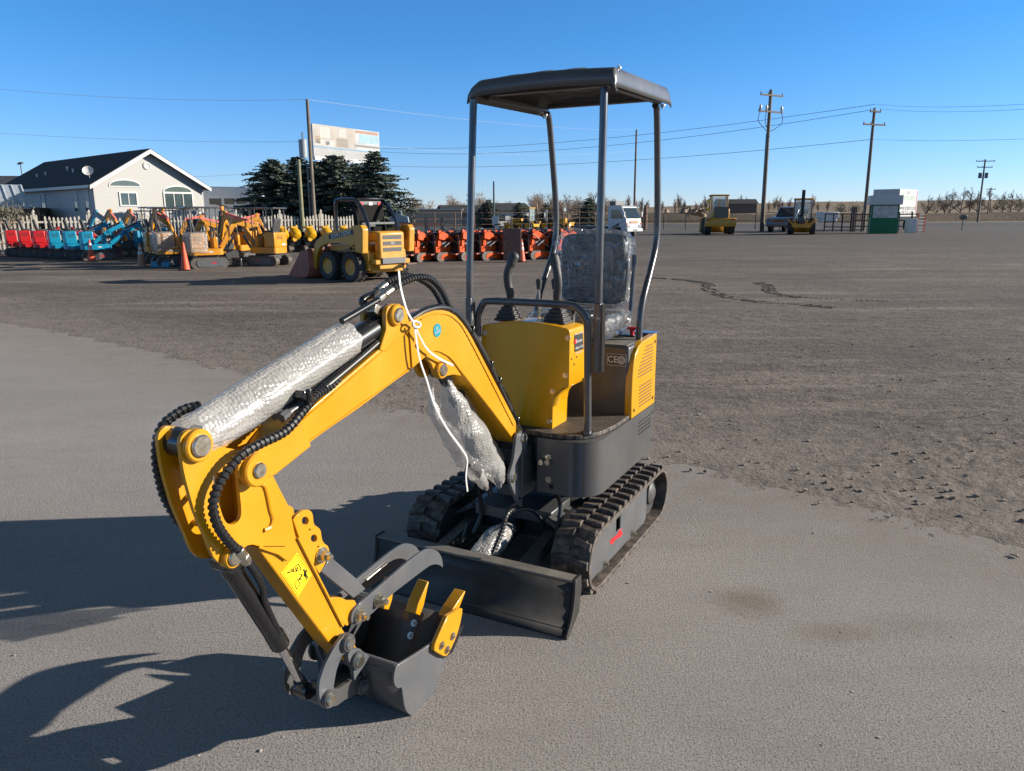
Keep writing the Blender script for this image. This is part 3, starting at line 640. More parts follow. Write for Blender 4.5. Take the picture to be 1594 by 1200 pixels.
# floor plate
def chequer():
    m = bpy.data.materials.new('chequer_plate'); m.use_nodes = True; nt = m.node_tree; N = nt.nodes; K = nt.links; b = N['Principled BSDF']
    tc = N.new('ShaderNodeTexCoord'); outs = []
    for a in (R(27), R(-63)):
        mp = N.new('ShaderNodeMapping'); mp.inputs['Rotation'].default_value = (0, 0, a); K.new(tc.outputs['Object'], mp.inputs['Vector'])
        w = N.new('ShaderNodeTexWave'); w.inputs['Scale'].default_value = 10.5; w.wave_profile = 'SIN'; K.new(mp.outputs['Vector'], w.inputs['Vector'])
        r = N.new('ShaderNodeValToRGB'); r.color_ramp.elements[0].position = .86; r.color_ramp.elements[1].position = .97; K.new(w.outputs['Fac'], r.inputs['Fac']); outs.append(r.outputs['Color'])
    mx = N.new('ShaderNodeMixRGB'); mx.blend_type = 'LIGHTEN'; mx.inputs['Fac'].default_value = 1; K.new(outs[0], mx.inputs['Color1']); K.new(outs[1], mx.inputs['Color2'])
    nz = N.new('ShaderNodeTexNoise'); nz.inputs['Scale'].default_value = 14; nz.inputs['Detail'].default_value = 7; K.new(tc.outputs['Object'], nz.inputs['Vector'])
    cr = N.new('ShaderNodeValToRGB'); cr.color_ramp.elements[0].color = (.062, .050, .040, 1); cr.color_ramp.elements[1].color = (.115, .095, .077, 1); cr.color_ramp.elements[0].position = .3; cr.color_ramp.elements[1].position = .7; K.new(nz.outputs['Fac'], cr.inputs['Fac'])
    m2 = N.new('ShaderNodeMixRGB'); K.new(mx.outputs['Color'], m2.inputs['Fac']); K.new(cr.outputs['Color'], m2.inputs['Color1']); m2.inputs['Color2'].default_value = (.02, .018, .017, 1)
    K.new(m2.outputs['Color'], b.inputs['Base Color']); b.inputs['Roughness'].default_value = .6
    bp = N.new('ShaderNodeBump'); bp.inputs['Strength'].default_value = .5; bp.inputs['Distance'].default_value = .004; bp.invert = True; K.new(mx.outputs['Color'], bp.inputs['Height']); K.new(bp.outputs['Normal'], b.inputs['Normal'])
    return m
foot = [(.03, -.16), (.47, -.16)] + [(.47, .20)] + [(.47 - .11 + .11 * math.cos(R(a)), HR - .125 + .11 * math.sin(R(a))) for a in (0, 22, 45, 67, 90)] + [(.25, .413), (.03, .417)]
foot = [(.03, -.16), (.45, -.16), (.50, .17), (.50, .22), (.495, .27), (.478, .32), (.45, .355), (.41, .38), (.33, .398), (.22, .412), (.03, .412)]
part(MB().plate(foot, .663, .682, fxy), 'floor_plate', chequer(), bevel=.003)
# seat base / engine box with rounded top, yellow side panel
ebz = 1.012
eb = part(MB().box(((HB + .04) / 2, .085, (.663 + ebz) / 2), (.04 - HB, .63, ebz - .663)), 'engine_box', M['dark'], bevel=.012, seg=3)
sp2 = [(HB, .663), (.042, .663), (.047, .75), (.042, .86), (.030, .93), (.005, .975), (-.04, 1.005), (-.10, 1.018), (HB, 1.03)]
def side_slots():
    hs = []
    for i in range(9):
        z0 = .985 - i * .0165; w = .03 + min(i, 6) * .018
        hs.append((-.262, -.262 + w + .085, z0))
    for i in range(7): hs.append((-.262, -.065, .80 - i * .0165))
    return hs
pnl = part(MB().plate(sp2, HR - .034, HR + .002, flz), 'side_panel', M['panel'], bevel=.005)
for a, b_, z in side_slots():
    part(MB().box(((a + b_) / 2, HR + .002, z), (b_ - a, .003, .0062), Matrix.Rotation(0, 3, 'X')), 'louvre_slot', mat('slot_dark', (.16, .065, .004), .7), pnl)
for f, z in ((-.295, .99), (-.285, .70), (.01, .70)): part(MB().lathe([(.009, -.002), (.009, .0022)], 12, (f, HR + .002, z), 'y'), 'bolt_hole', M['print'], pnl)
# CE plate on the front of the engine box
ce = FP(960, 560, .041); cel = ce.y; cez = ce.z
plt_ = part(MB().box((.0415, cel, cez), (.002, .098, .058)), 'rating_plate', mat('plate_dark', (.05, .052, .05), .4))
silver = mat('silver_print', (.62, .62, .60), .4)
text('plate_text', 'CE', .044, silver, plt_, basis((.0434, cel - .020, cez), (0, 1, 0), (0, 0, 1)), .0004)
rg = MB()
for r0, r1 in ((.0160, .0195), (.0112, .0135)):
    n = 26; rg.plate(circ(cel + .024, cez, r1, n), .0427, .0436, lambda u, v, t: Vector((t, u, v)), [circ(cel + .024, cez, r0, n)])
rg.box((.0432, cel + .024, cez - .003), (.0008, .014, .0035)).box((.0432, cel + .024, cez + .006), (.0008, .010, .004)).box((.0432, cel + .024, cez - .0085), (.0008, .012, .0022))
for z in (.0275, -.0275): rg.box((.0428, cel, cez + z), (.0008, .096, .0016))
for y in (.0475, -.0475): rg.box((.0428, cel + y, cez), (.0008, .0016, .054))
part(rg, 'plate_emblem', silver, plt_)
# console
CF = .425
con = PX_ = [FP(x, y, CF) for x, y in ((751, 506), (757, 504), (790, 501.5), (815, 500.5), (830, 501), (858, 506), (881, 511), (886, 514), (887, 520), (885.5, 600), (884, 602.5), (874, 606), (866, 612), (861.5, 621), (860, 634), (859, 676), (806, 667), (770, 655), (747, 640), (746, 560))]
cs = part(MB().plate([(p.y, p.z) for p in con], CF - .16, CF, lambda u, v, t: Vector((t, u, v))), 'console', M['panel'], bevel=.006, seg=3)
part(MB().plate([(p.y - .004, p.z - .004) for p in con[:9]] + [(con[9].y - .004, con[9].z)] + [(con[0].y + .01, con[9].z)], CF - .185, CF - .159, lambda u, v, t: Vector((t, u, v))), 'console_back', M['panel'], cs)
for x, y in ((755, 518), (884, 526), (880, 584), (860, 609), (855, 656)): bolt(FP(x, y, CF), (1, 0, 0), .0085, cs, .006)
stl = con[8].y + .001
s0 = L(894, 522, stl); s1 = L(907, 518, stl); s2 = L(908, 543, stl); s3 = L(895, 548, stl)
stk2 = part(MB().plate([s0, s1, s2, s3], stl, stl + .0012, flz), 'contact_sticker', M['print'], cs)
c0 = Vector((sum(p[0] for p in (s0, s1, s2, s3)) / 4, stl + .0016, sum(p[1] for p in (s0, s1, s2, s3)) / 4))
W2 = abs(s1[0] - s0[0])
for dz, s_, k, c_ in ((.042, 'Warranty & Support', .0135, M['white']), (.008, 'Bluestar', .022, M['white']), (-.022, '1-888-661-9052', .0150, M['white']), (-.044, 'parts and service', .012, M['white'])):
    text('sticker_text', s_, k, c_, cs, basis(c0 + Vector((0, 0, dz)), (-1, 0, 0), (0, 0, 1)), .0003)
part(MB().box(c0 + Vector((.045, .0002, .010)), (.02, .001, .018)), 'sticker_logo', M['red'], cs)
for x, y in ((890, 559), (898, 555.5), (894, 567)):
    p = L(x, y, stl); part(MB().lathe([(.004, -.001), (.004, .001)], 10, (p[0], stl, p[1]), 'y'), 'screw_hole', M['print'], cs)
# lower neck of the console (curved side flange)
nk = [FP(x, y, CF) for x, y in ((859, 676), (860, 634), (862, 620), (868, 611), (884, 603))]
part(MB().strip([(p.y - .002, p.z) for p in nk], CF - .165, CF - .002, lambda u, v, t: Vector((t, u, v))), 'console_flange', M['panel'], cs, solid=.004, ang=60)
# joysticks and small levers
for l, lean in ((-.085, -.0), (.158, .0)):
    zb = 1.145; b = MB()
    for i, (w, z) in enumerate([(.058, 0), (.061, .012), (.050, .016), (.053, .028), (.043, .032), (.046, .044), (.035, .048), (.038, .060), (.026, .066), (.022, .082)]):
        pass
    prof = [(.058, 0), (.063, .010), (.050, .016), (.055, .027), (.043, .033), (.047, .044), (.034, .050), (.038, .060), (.024, .068), (.018, .085)]
    js = part(MB().lathe([(r * 1.28, h) for r, h in prof], 4, (.32, l, zb), 'z', Matrix.Rotation(R(45), 3, 'Z')), 'joystick_boot', M['grip'], bevel=.004)
    k = 1 if l > 0 else -1
    gp = smooth([(.32, l, zb + .08), (.322, l - .004 * k, zb + .12), (.330, l + .004 * k, zb + .17), (.335, l + .002 * k, zb + .22), (.325, l - .012 * k, zb + .262), (.318, l - .022 * k, zb + .288)], 6)
    n = len(gp)
    part(MB().tube(gp, [.010 + .009 * min(1, i / (n * .18)) + (.004 if i > n * .72 else 0) + 0 for i in range(n)], 14).sphere(gp[-1], .0235, 12), 'grip', M['grip'], js, ang=60)
for x, y, f in ((839, 446, .27), (863, 446, .27), (893, 485, .27)):
    q = FP(x, y, f); lv = part(MB().cyl((f, q.y, 1.10), q, .006, 10), 'control_lever', M['zinc']); part(MB().tube([q + Vector((0, 0, -.012)), q + Vector((0, 0, .012)), q + Vector((0, 0, .028)), q + Vector((0, 0, .036))], [.010, .013, .015, .008], 12), 'knob', M['grip'], lv)
# seat under plastic film
seat = part(MB().add(*sup((-.33, .075, 1.345), (.10, .36, .36), .3, 32)), 'seat_back', M['grip'], ang=60)
for a in range(1): part(MB().add(*sup((-.275, .075, 1.35), (.035, .25, .24), .3, 28)), 'back_pad', mat('seat_vinyl', (.05, .052, .055), .45, bump=.1), seat, ang=60)
st2 = part(MB().add(*sup((-.13, .075, 1.085), (.40, .40, .10), .35, 32)), 'seat_cushion', M['grip'], ang=60)
part(MB().add(*sup((-.318, .075, 1.35), (.165, .41, .392), .32, 64, .013, 11, 4)), 'plastic_cover', M['film'], seat, ang=80)
part(MB().add(*sup((-.13, .075, 1.088), (.44, .44, .13), .34, 64, .016, 10, 8)), 'plastic_cover', M['film'], st2, ang=80)
for l in (.285, -.135):
    part(MB().tube(smooth([(-.06, l, 1.05), (-.20, l, 1.055), (-.275, l, 1.085), (-.305, l, 1.14), (-.325, l, 1.25), (-.34, l, 1.42)], 6), .012, 10), 'seat_frame', M['post'], seat)
part(MB().box((-.145, .085, ebz + .002), (.34, .60, .004)), 'deck_plate', M['dusty'], eb)
# red battery switch, cables
q = FZ(984, 516, 1.04); part(MB().cyl((q.x, q.y, 1.012), (q.x, q.y, 1.050), .011, 14).cyl((q.x, q.y, 1.046), (q.x, q.y, 1.052), .015, 16).box((q.x, q.y, 1.058), (.020, .092, .013), Matrix.Rotation(R(15), 3, 'Z')), 'battery_switch', M['red'], bevel=.003)
part(MB().box((q.x - .0, q.y - .03, 1.018), (.06, .11, .014)), 'switch_base', M['black'], bevel=.003)
for k in range(2): part(MB().tube(smooth([(q.x + .02 + .03 * k, q.y - .02, 1.022), (q.x + .07 + .03 * k, q.y - .1, 1.019), (q.x + .08, q.y - .22, 1.019)], 8), .004, 8), 'cable', M['hose'])
part(MB().box((q.x - .09, q.y + .04, 1.022), (.09, .12, .018)), 'hinge_block', M['post'], bevel=.003)
# hand rail and sleeves
def P3(f, l, z): return Vector((f, l, z))
rl = smooth([P3(.440, -.188, 1.08), P3(.440, -.186, 1.15)], 3) + smooth([P3(.440, -.182, 1.19), P3(.440, -.160, 1.228), P3(.440, -.125, 1.243), P3(.440, .05, 1.246), P3(.438, .255, 1.244), P3(.435, .305, 1.228), P3(.432, .336, 1.190), P3(.430, .345, 1.14), P3(.425, .348, .9), P3(.42, .350, .684)], 6)
rail = part(MB().tube(rl, .0165, 14), 'hand_rail', M['post'], ang=60)
part(MB().cyl((.42, .35, .682), (.42, .35, .690), .03, 14), 'rail_foot', M['post'], rail)
sl = part(MB().box((.405, .385, 1.105), (.042, .030, .30)), 'post_sleeve', M['post'], bevel=.004)
part(MB().box((.475, -.205, 1.10), (.042, .030, .32)), 'post_sleeve', M['post'], bevel=.004)
part(MB().box((.405, .405, 1.105), (.034, .008, .29)), 'sleeve_channel', M['black'], sl)
# canopy posts
zT = 2.13
part(MB().tube(smooth([P3(.402, .383, 1.12), P3(.400, .381, 1.4), P3(.378, .378, 2.0), P3(.372, .376, zT - .01)], 6), .0165, 14), 'canopy_post', M['post'], ang=60)
part(MB().tube(smooth([P3(.478, -.205, 1.1), P3(.474, -.205, 1.4), P3(.415, -.212, 2.0), P3(.408, -.212, zT - .02)], 6), .0165, 14), 'canopy_post', M['post'], ang=60)
for l, fb, fk, ft in ((.377, -.173, -.41, -.345), (-.207, -.21, -.46, -.37)):
    part(MB().tube(smooth([P3(fb, l, 1.012), P3(fb - .005, l, 1.10), P3(fb - .02, l, 1.16)], 4) + smooth([P3(fb - .05, l, 1.22), P3(fk + .05, l, 1.40), P3(fk + .012, l, 1.47), P3(fk, l, 1.54), P3(fk + .01, l, 1.7), P3(ft, l, 2.08), P3(ft + .035, l, zT)], 5), .0165, 14), 'canopy_post', M['post'], ang=60)
# canopy roof: bent sheet with pressed ridges
cn = empty('canopy', (0, 0, 0)); cn.parent = EX
prof = [(-.240, 2.100), (-.236, 2.135), (-.222, 2.165), (-.195, 2.182)]
ls = []
for i in range(0, 61):
    l = -.18 + i * .60 / 60; rd_ = 0
    for c_, w in ((-.05, .042), (.10, .042), (.25, .042)):
        t = abs(l - c_) / w
        if t < 1: rd_ = max(rd_, min(1, (1 - t) * 3.2))
    ls.append((l, 2.186 + .009 * rd_ + .010 * math.sin((l + .18) / .6 * math.pi)))
prof = prof + ls + [(.424, 2.176), (.432, 2.160), (.436, 2.135), (.437, 2.112)]
vs = []; fs = []; n = len(prof); rows = []
fx = [(.412, -1), (.410, -.5), (.402, -.18), (.385, -.02), (.34, 0), (.2, 0), (-.1, 0), (-.325, 0), (-.352, -.12), (-.364, -.35), (-.368, -.6)]
for f, e in fx:
    for (l, z) in prof:
        lip = min(0, e) * .066
        zb0 = z
        if e != 0 and -.19 < l < .425: z = 2.186 + .010 * math.sin((l + .18) / .6 * math.pi)
        zz = max(z + lip, 2.094) if e < 0 else zb0
        if e < 0 and z < 2.15: zz = min(z, max(2.09, z + lip * .3))
        vs.append((f, l, zz + (-.04 * (f)) * .6 + .012))
for i in range(len(fx) - 1):
    for j in range(n - 1): fs.append((i * n + j, i * n + j + 1, (i + 1) * n + j + 1, (i + 1) * n + j))
part(MB().add(vs, fs), 'canopy_roof', M['dark'], cn, solid=.005, ang=50)
for f in (.30, -.3): part(MB().box((f, .1, 2.150 - .024 * f), (.035, .56, .02)), 'roof_brace', M['dark'], cn, bevel=.003)
for l in (-.2, .395): part(MB().box((0, l, 2.135), (.62, .03, .02), Matrix.Rotation(R(1.4), 3, 'Y')), 'roof_rail', M['dark'], cn, bevel=.003)
for f, l in ((.35, .42), (-.29, .42), (-.30, -.2)): bolt((f, l, 2.125 if l > 0 else 2.12), (0, 0, -1), .009, cn, .01)
bolt((.3, .41, 2.20), (0, 0, 1), .008, cn, .008)
# swing bracket
ck = Z6(smooth2([(735, 200), (745, 120), (765, 82), (795, 66), (825, 78), (845, 110), (846, 190), (825, 255), (770, 330), (762, 380), (764, 560), (763, 742), (725, 650), (692, 570), (680, 500), (690, 440), (712, 360), (725, 290)], 2), 680, 660, 6, LB + .072)
sw = part(MB().plate(ck, LB + .058, LB + .072, flz), 'swing_bracket', M['steel'], bevel=.002)
part(MB().plate(ck, LB - .072, LB - .058, flz), 'bracket_plate', M['dark'], sw, bevel=.002)
bp0 = L(680 + 770 / 6, 660 + 360 / 6, LB + .07); bp1 = L(680 + 764 / 6, 660 + 740 / 6, LB + .07)
part(MB().box((bp0[0] - .10, LB, .50), (.12, .13, .22)), 'bracket_block', M['dark'], sw, bevel=.004)
part(MB().box((.36, LB, .45), (.14, .20, .05)).box((.36, LB, .62), (.14, .2, .04)).cyl((.42, LB, .40), (.42, LB, .66), .05, 18), 'swing_post', M['dark'], sw, bevel=.003)
collar_m = M['steel']
pin(*L(680 + 810 / 6, 660 + 130 / 6, LB + .075), LB + .072, .022, sw)
pin(*L(680 + 718 / 6, 660 + 500 / 6, LB + .075), LB + .072, .022, sw)
part(MB().box((.56, -.02, .33), (.16, .16, .05)), 'swing_foot', M['dark'], sw, bevel=.004)
# ================================================================== machines and vehicles in the yard
M['bgred'] = mat('red_paint', (.44, .007, .009), .35, coat=.3)
M['bgblue'] = mat('blue_paint', (.003, .21, .35), .35, coat=.3)
M['bgamber'] = mat('amber_paint', (.52, .215, .003), .35, coat=.3, dust=.1)
M['bgorange'] = mat('orange_paint', (.62, .070, .0005), .38, coat=.1, spec=.3)
M['bgyellow'] = mat('bright_yellow_paint', (.54, .28, .002), .4, coat=.2)
M['jd'] = mat('faded_yellow_paint', (.50, .235, .005), .42, coat=.15, dust=.15, var=.12)
M['rust'] = mat('rusty_steel', (.20, .09, .06), .7, var=.3, col2=(.09, .05, .04), bump=.2)
M['rustred'] = mat('worn_red_paint', (.34, .075, .035), .6, var=.25, dust=.25)
M['tyre'] = mat('tyre_rubber', (.022, .021, .021), .75, var=.2, dust=.4, dcol=(.09, .075, .065, 1))
M['grey'] = mat('grey_plastic', (.10, .105, .11), .5)
M['pinkpad'] = mat('pink_foam', (.75, .16, .12), .7)
M['boltred'] = M['red']
wrapA = wrap_mat('stretch_film', (.55, .5, .45, 1), .35, vor=8, rough=.12, dist=.02)

def P(mb, name, m, parent, **kw): return mb.build(name, m, parent, **kw)
xz = lambda u, v, t: Vector((u, t, v))
def stadium(x0, x1, r, zc, n=8):
    out = []
    for i in range(n + 1): a = -math.pi / 2 + math.pi * i / n; out.append((x1 + r * math.cos(a), zc + r * math.sin(a)))
    for i in range(n + 1): a = math.pi / 2 + math.pi * i / n; out.append((x0 + r * math.cos(a), zc + r * math.sin(a)))
    return out
def seg(pts, w, th, mb, l=0):
    for a, b in zip(pts, pts[1:]): mb.bar((a[0], l, a[1]), (b[0], l, b[1]), w, th)
    for p in pts[1:-1]: mb.cyl((p[0], l - w / 2, p[1]), (p[0], l + w / 2, p[1]), th * .55, 10)
    return mb
def mini_exc(loc, head, paint, label, group, boom=((.52, .62), (.95, 1.35), (1.75, 1.35)), stick=((1.75, 1.38), (1.95, .62)), canopy=1.95, film=False, foam=True, sc=1.0, armpaint=None, kind='excavator'):
    r = empty('small_excavator', loc, head); r.scale = (sc,) * 3
    tag(r, label, kind, group)
    for s in (1, -1):
        b = MB().plate(stadium(-.42, .42, .17, .17), s * .36 - .1, s * .36 + .1, xz)
        for i in range(13): b.box((-.48 + i * .08, s * .36, .345), (.035, .19, .02))
        t = P(b, 'track_belt', M['rubber'], r)
        P(MB().plate(stadium(-.30, .40, .115, .17), s * .475 - .006, s * .475 + .006, xz), 'side_frame', M['steel'], t)
        P(MB().box((.12, s * .484, .18), (.16, .004, .04)), 'track_sticker', M['bgred'], t)
    P(MB().box((0, 0, .30), (.7, .5, .14)).cyl((0, 0, .33), (0, 0, .42), .22, 16), 'undercarriage', M['dark'], r)
    P(MB().plate(rounded(-.52, .50, -.37, .37, .12), .42, .62, lambda u, v, t: Vector((u, v, t))), 'house_base', paint, r, bevel=.01)
    body = P(MB().box((-.30, 0, .86), (.40, .72, .48)), 'engine_cover', paint, r, bevel=.03, seg=3)
    for i in range(5): P(MB().box((-.5015, .05, .98 - i * .045), (.004, .34, .018)), 'louvre', M['print'], body) if i < 3 else None
    for i in range(4): P(MB().box((-.30 + .0, -.3615, .98 - i * .05), (.24, .004, .02)), 'louvre', M['print'], body) if i < 3 else None
    P(MB().box((-.503, -.16, .70), (.004, .20, .06)), 'sticker', M['white'], body)
    P(MB().box((.08, -.372, .52), (.13, .004, .05)), 'sticker', M['white'], body)
    P(MB().box((.30, .0, .80), (.14, .38, .36)), 'console', paint, r, bevel=.02)
    for s in (1, -1): P(MB().tube([(.28, s * .13, .98), (.29, s * .13, 1.12), (.30, s * .12, 1.24)], [.04, .016, .022], 8), 'joystick', M['grip'], r)
    st = P(MB().box((-.18, 0, 1.12), (.36, .38, .08)).box((-.37, 0, 1.34), (.09, .38, .42), Matrix.Rotation(R(-12), 3, 'Y')), 'seat', M['grip'], r, bevel=.03)
    if canopy:
        for x, y in ((.34, .33), (.34, -.33), (-.46, .33), (-.46, -.33)):
            P(MB().tube([(x, y, .62), (x, y, canopy - .01)], .017, 8), 'canopy_post', M['post'], r)
        P(MB().box((-.06, 0, canopy + .02), (1.0, .80, .05)), 'canopy_roof', M['post'], r, bevel=.02)
    ap = armpaint or paint
    bm_ = P(seg(boom, .10, .15, MB()), 'boom', ap, r, bevel=.01)
    P(seg([(boom[0][0] + .15, .55), ((boom[0][0] + boom[1][0]) / 2 + .22, (boom[0][1] + boom[1][1]) / 2)], .06, .07, MB()), 'boom_cylinder', M['black'], bm_)
    e = boom[1]; q = boom[-1]
    cy = seg([(e[0] - .02, e[1] + .13), (q[0] + .06, q[1] + .15)], .07, .07, MB())
    P(cy, 'stick_cylinder', M['pinkpad'] if foam else M['black'], bm_)
    sk = P(seg(((stick[0][0] + (stick[0][0] - stick[1][0]) * .25, stick[0][1] + (stick[0][1] - stick[1][1]) * .25), stick[0], stick[1]), .09, .12, MB()), 'stick', ap, r, bevel=.01)
    d = Vector((stick[1][0] - stick[0][0], stick[1][1] - stick[0][1])).normalized(); nrm = Vector((d.y, -d.x))
    if nrm.x < 0: nrm = -nrm
    s1 = Vector(stick[1]); a = Vector(stick[0]) + nrm * .12
    P(seg([tuple(a), tuple(s1 + nrm * .16 - d * .12)], .06, .07, MB()), 'bucket_cylinder', M['black'], sk)
    bp = [(0, 0), (.10, -.12), (.04, -.30), (-.14, -.38), (-.32, -.30), (-.36, -.12)]
    bb = MB()
    for s in (1, -1): bb.plate([(s1.x + u, s1.y + v) for u, v in bp], s * .19 - .01, s * .19 + .01, xz)
    for (u, v), (u2, v2) in zip(bp, bp[1:]): bb.bar((s1.x + u, 0, s1.y + v), (s1.x + u2, 0, s1.y + v2), .38, .02)
    bk_ = P(bb, 'bucket', M['dark'], r)
    for l in (-.15, 0, .15): P(MB().bar((s1.x - .34, l, s1.y - .14), (s1.x - .36, l, s1.y + .0), .05, .03), 'bucket_tooth', ap, bk_)
    P(MB().box((.98, 0, .16), (.05, .96, .24)).bar((.4, .25, .2), (.97, .25, .16), .06, .06).bar((.4, -.25, .2), (.97, -.25, .16), .06, .06), 'dozer_blade', M['dark'], r, bevel=.01)
    if film: P(MB().add(*sup((-.28, 0, .80), (.62, .86, .70), .3, 32, .02, 6, film)), 'plastic_cover', wrapA, r, ang=80)
    return r
hd = math.atan2(.6, .8)
cols = ['blue'] * 3 + ['red'] * 3
lab = ['blue small excavator with raised arm, nearest the cones in its row', 'blue small excavator in the middle of the three blue ones', 'blue small excavator standing next to the red ones',
       'red small excavator standing next to the blue ones', 'red small excavator in the middle of the three red ones', 'red small excavator at the far left end of the row']
for i in range(6):
    x, y = -16.2 - 1.06 * i + .3, 29.7 + .76 * i
    pb = ((.52, .62), (1.05, 1.05), (1.62, 1.32)) if i < 3 else ((.5, .6), (.95, .95), (1.55, 1.05))
    ps = ((1.62, 1.32), (1.85, .72)) if i < 3 else ((1.55, 1.08), (1.9, .66))
    mini_exc((x, y, 0), hd, M['bgblue' if i < 3 else 'bgred'], lab[i], 'small excavators parked in a row on the left', pb, ps, canopy=0, foam=False)
def pxloc(x, Y): p = gx(x, Y); return (p.x, Y, 0)
mini_exc(pxloc(188, 34.2), math.atan2(.35, -.9), M['bgblue'], 'blue small excavator with its arm folded up before the picket fence', 'small excavators parked in a row on the left', ((.5, .6), (.9, 1.4), (1.5, 1.75)), ((1.5, 1.75), (2.0, 1.1)), canopy=0, foam=False, armpaint=M['bgblue'])
mini_exc(pxloc(226, 31.5), math.atan2(-.6, .8), M['bgblue'], 'blue small excavator turned towards the camera behind the short worn cone', 'small excavators parked in a row on the left', ((.5, .6), (.9, 1.15), (1.5, 1.1)), ((1.5, 1.1), (1.7, .5)), canopy=0, foam=False)
am = 'amber small excavators with canopies'
tall = dict(boom=((.52, .62), (1.0, 1.45), (1.75, 1.25)), stick=((1.75, 1.28), (2.05, .5)))
mini_exc(pxloc(262, 25.9), hd, M['bgamber'], 'amber small excavator wrapped in clear film, left of the two wrapped ones', am, film=2.0, canopy=1.88, **tall)
mini_exc(pxloc(314, 25.0), hd, M['bgamber'], 'amber small excavator wrapped in clear film, behind the tall orange cone', am, film=5.0, canopy=1.88, **tall)
mini_exc(pxloc(414, 26.0), math.atan2(.30, -.95), M['bgamber'], 'amber small excavator with grey canopy, nearest the rusty bucket', am, canopy=1.86, boom=((.5, .6), (.95, 1.4), (1.65, 1.62)), stick=((1.65, 1.62), (1.85, .85)))
mini_exc(pxloc(368, 28.2), math.atan2(-1, -.15), M['bgamber'], 'amber small excavator facing the camera with raised arm between two others', am, canopy=0, boom=((.5, .6), (.75, 1.35), (1.0, 1.78)), stick=((1.0, 1.78), (1.15, 1.0)))
for k, (x, Y) in enumerate(((200, 33), (232, 32.5), (285, 30))):
    mini_exc(pxloc(x, Y), math.atan2(.45, -.9), M['bgamber'], ['amber small excavator seen behind the middle of the blue ones', 'amber small excavator with arm raised before the house corner', 'amber small excavator with dark canopy behind the wrapped ones'][k], am, canopy=1.84 if k else 0, boom=((.5, .6), (.85, 1.4), (1.2, 1.78)), stick=((1.2, 1.78), (1.75, 1.15)))
for k, (x, Y, a_, tip) in enumerate(((245, 27.6, -.9, 1.5), (292, 27.4, -1.1, 1.7), (338, 29.2, -.8, 1.55), (390, 30.4, -1.0, 1.45))):
    mini_exc(pxloc(x, Y), math.atan2(.4, a_) if k % 2 else math.atan2(.55, .85), M['bgamber'], ['amber small excavator half hidden between the blue row and the wrapped ones', 'amber small excavator half hidden behind the two wrapped ones', 'amber small excavator in the back row left of the camera facing one', 'amber small excavator in the back row right of the camera facing one'][k], am, canopy=1.92, boom=((.5, .6), (.9, 1.4), (1.5, tip)), stick=((1.5, tip), (1.8, .8)))
# cones
def cone(loc, label, h=.78, bands=2, worn=False):
    r = empty('traffic_cone', loc); tag(r, label, 'cone', 'traffic cones along the machines')
    oc = mat('cone_worn' if worn else 'cone_orange', (.42, .16, .08) if worn else (.55, .065, .012), .55, var=.2, dust=.3 if worn else .05)
    P(MB().box((0, 0, .02), (.36, .36, .04)), 'base', M['black'] if not worn else oc, r, bevel=.01)
    P(MB().lathe([(.14, .04), (.135, .06), (.028, h - .02), (.022, h)], 18), 'cone_body', oc, r)
    for z0, z1 in ((.42, .52), (.58, .66))[:bands]:
        f = lambda z: .138 - (z - .05) * (.108 / (h - .07)) + .003
        P(MB().lathe([(f(z0 * h / .78), z0 * h / .78), (f(z1 * h / .78), z1 * h / .78)], 18), 'reflective_band', M['white'], r)
for x, y, lb, h, b, w_ in ((24, 395.5, 'orange cone without bands at the far left end of the cones', .72, 0, False), (47, 399, 'faded cone standing before the leftmost red excavator', .78, 2, True), (84, 401, 'faded cone standing between the red and the blue excavators', .78, 2, True),
                       (143, 407.5, 'bright orange cone with two white bands before the blue excavators', .82, 2, False), (221, 415, 'dull brown cone with white bands before the wrapped excavator', .76, 2, True), (289, 421, 'tall orange cone with pale tip, nearest to the camera', .86, 0, False), (812, 408, 'orange cone with white bands beside the orange loaders', .80, 2, False), (438, 381, 'red cone standing between the amber excavator and yellow mixers', .8, 1, False)):
    cone(onz(x, y), lb, h, b, w_)
for x, y, lb in ((252, 416, 'low blue block under the left wrapped excavator'), (302, 418, 'low blue block beside the tall orange cone')):
    p = onz(x, y); o = MB().box((0, 0, .09), (.6, .3, .16)).box((0, .0, .18), (.5, .24, .03)).build('ballast_block', M['bgblue'], None, bevel=.02, loc=p); tag(o, lb, 'block')

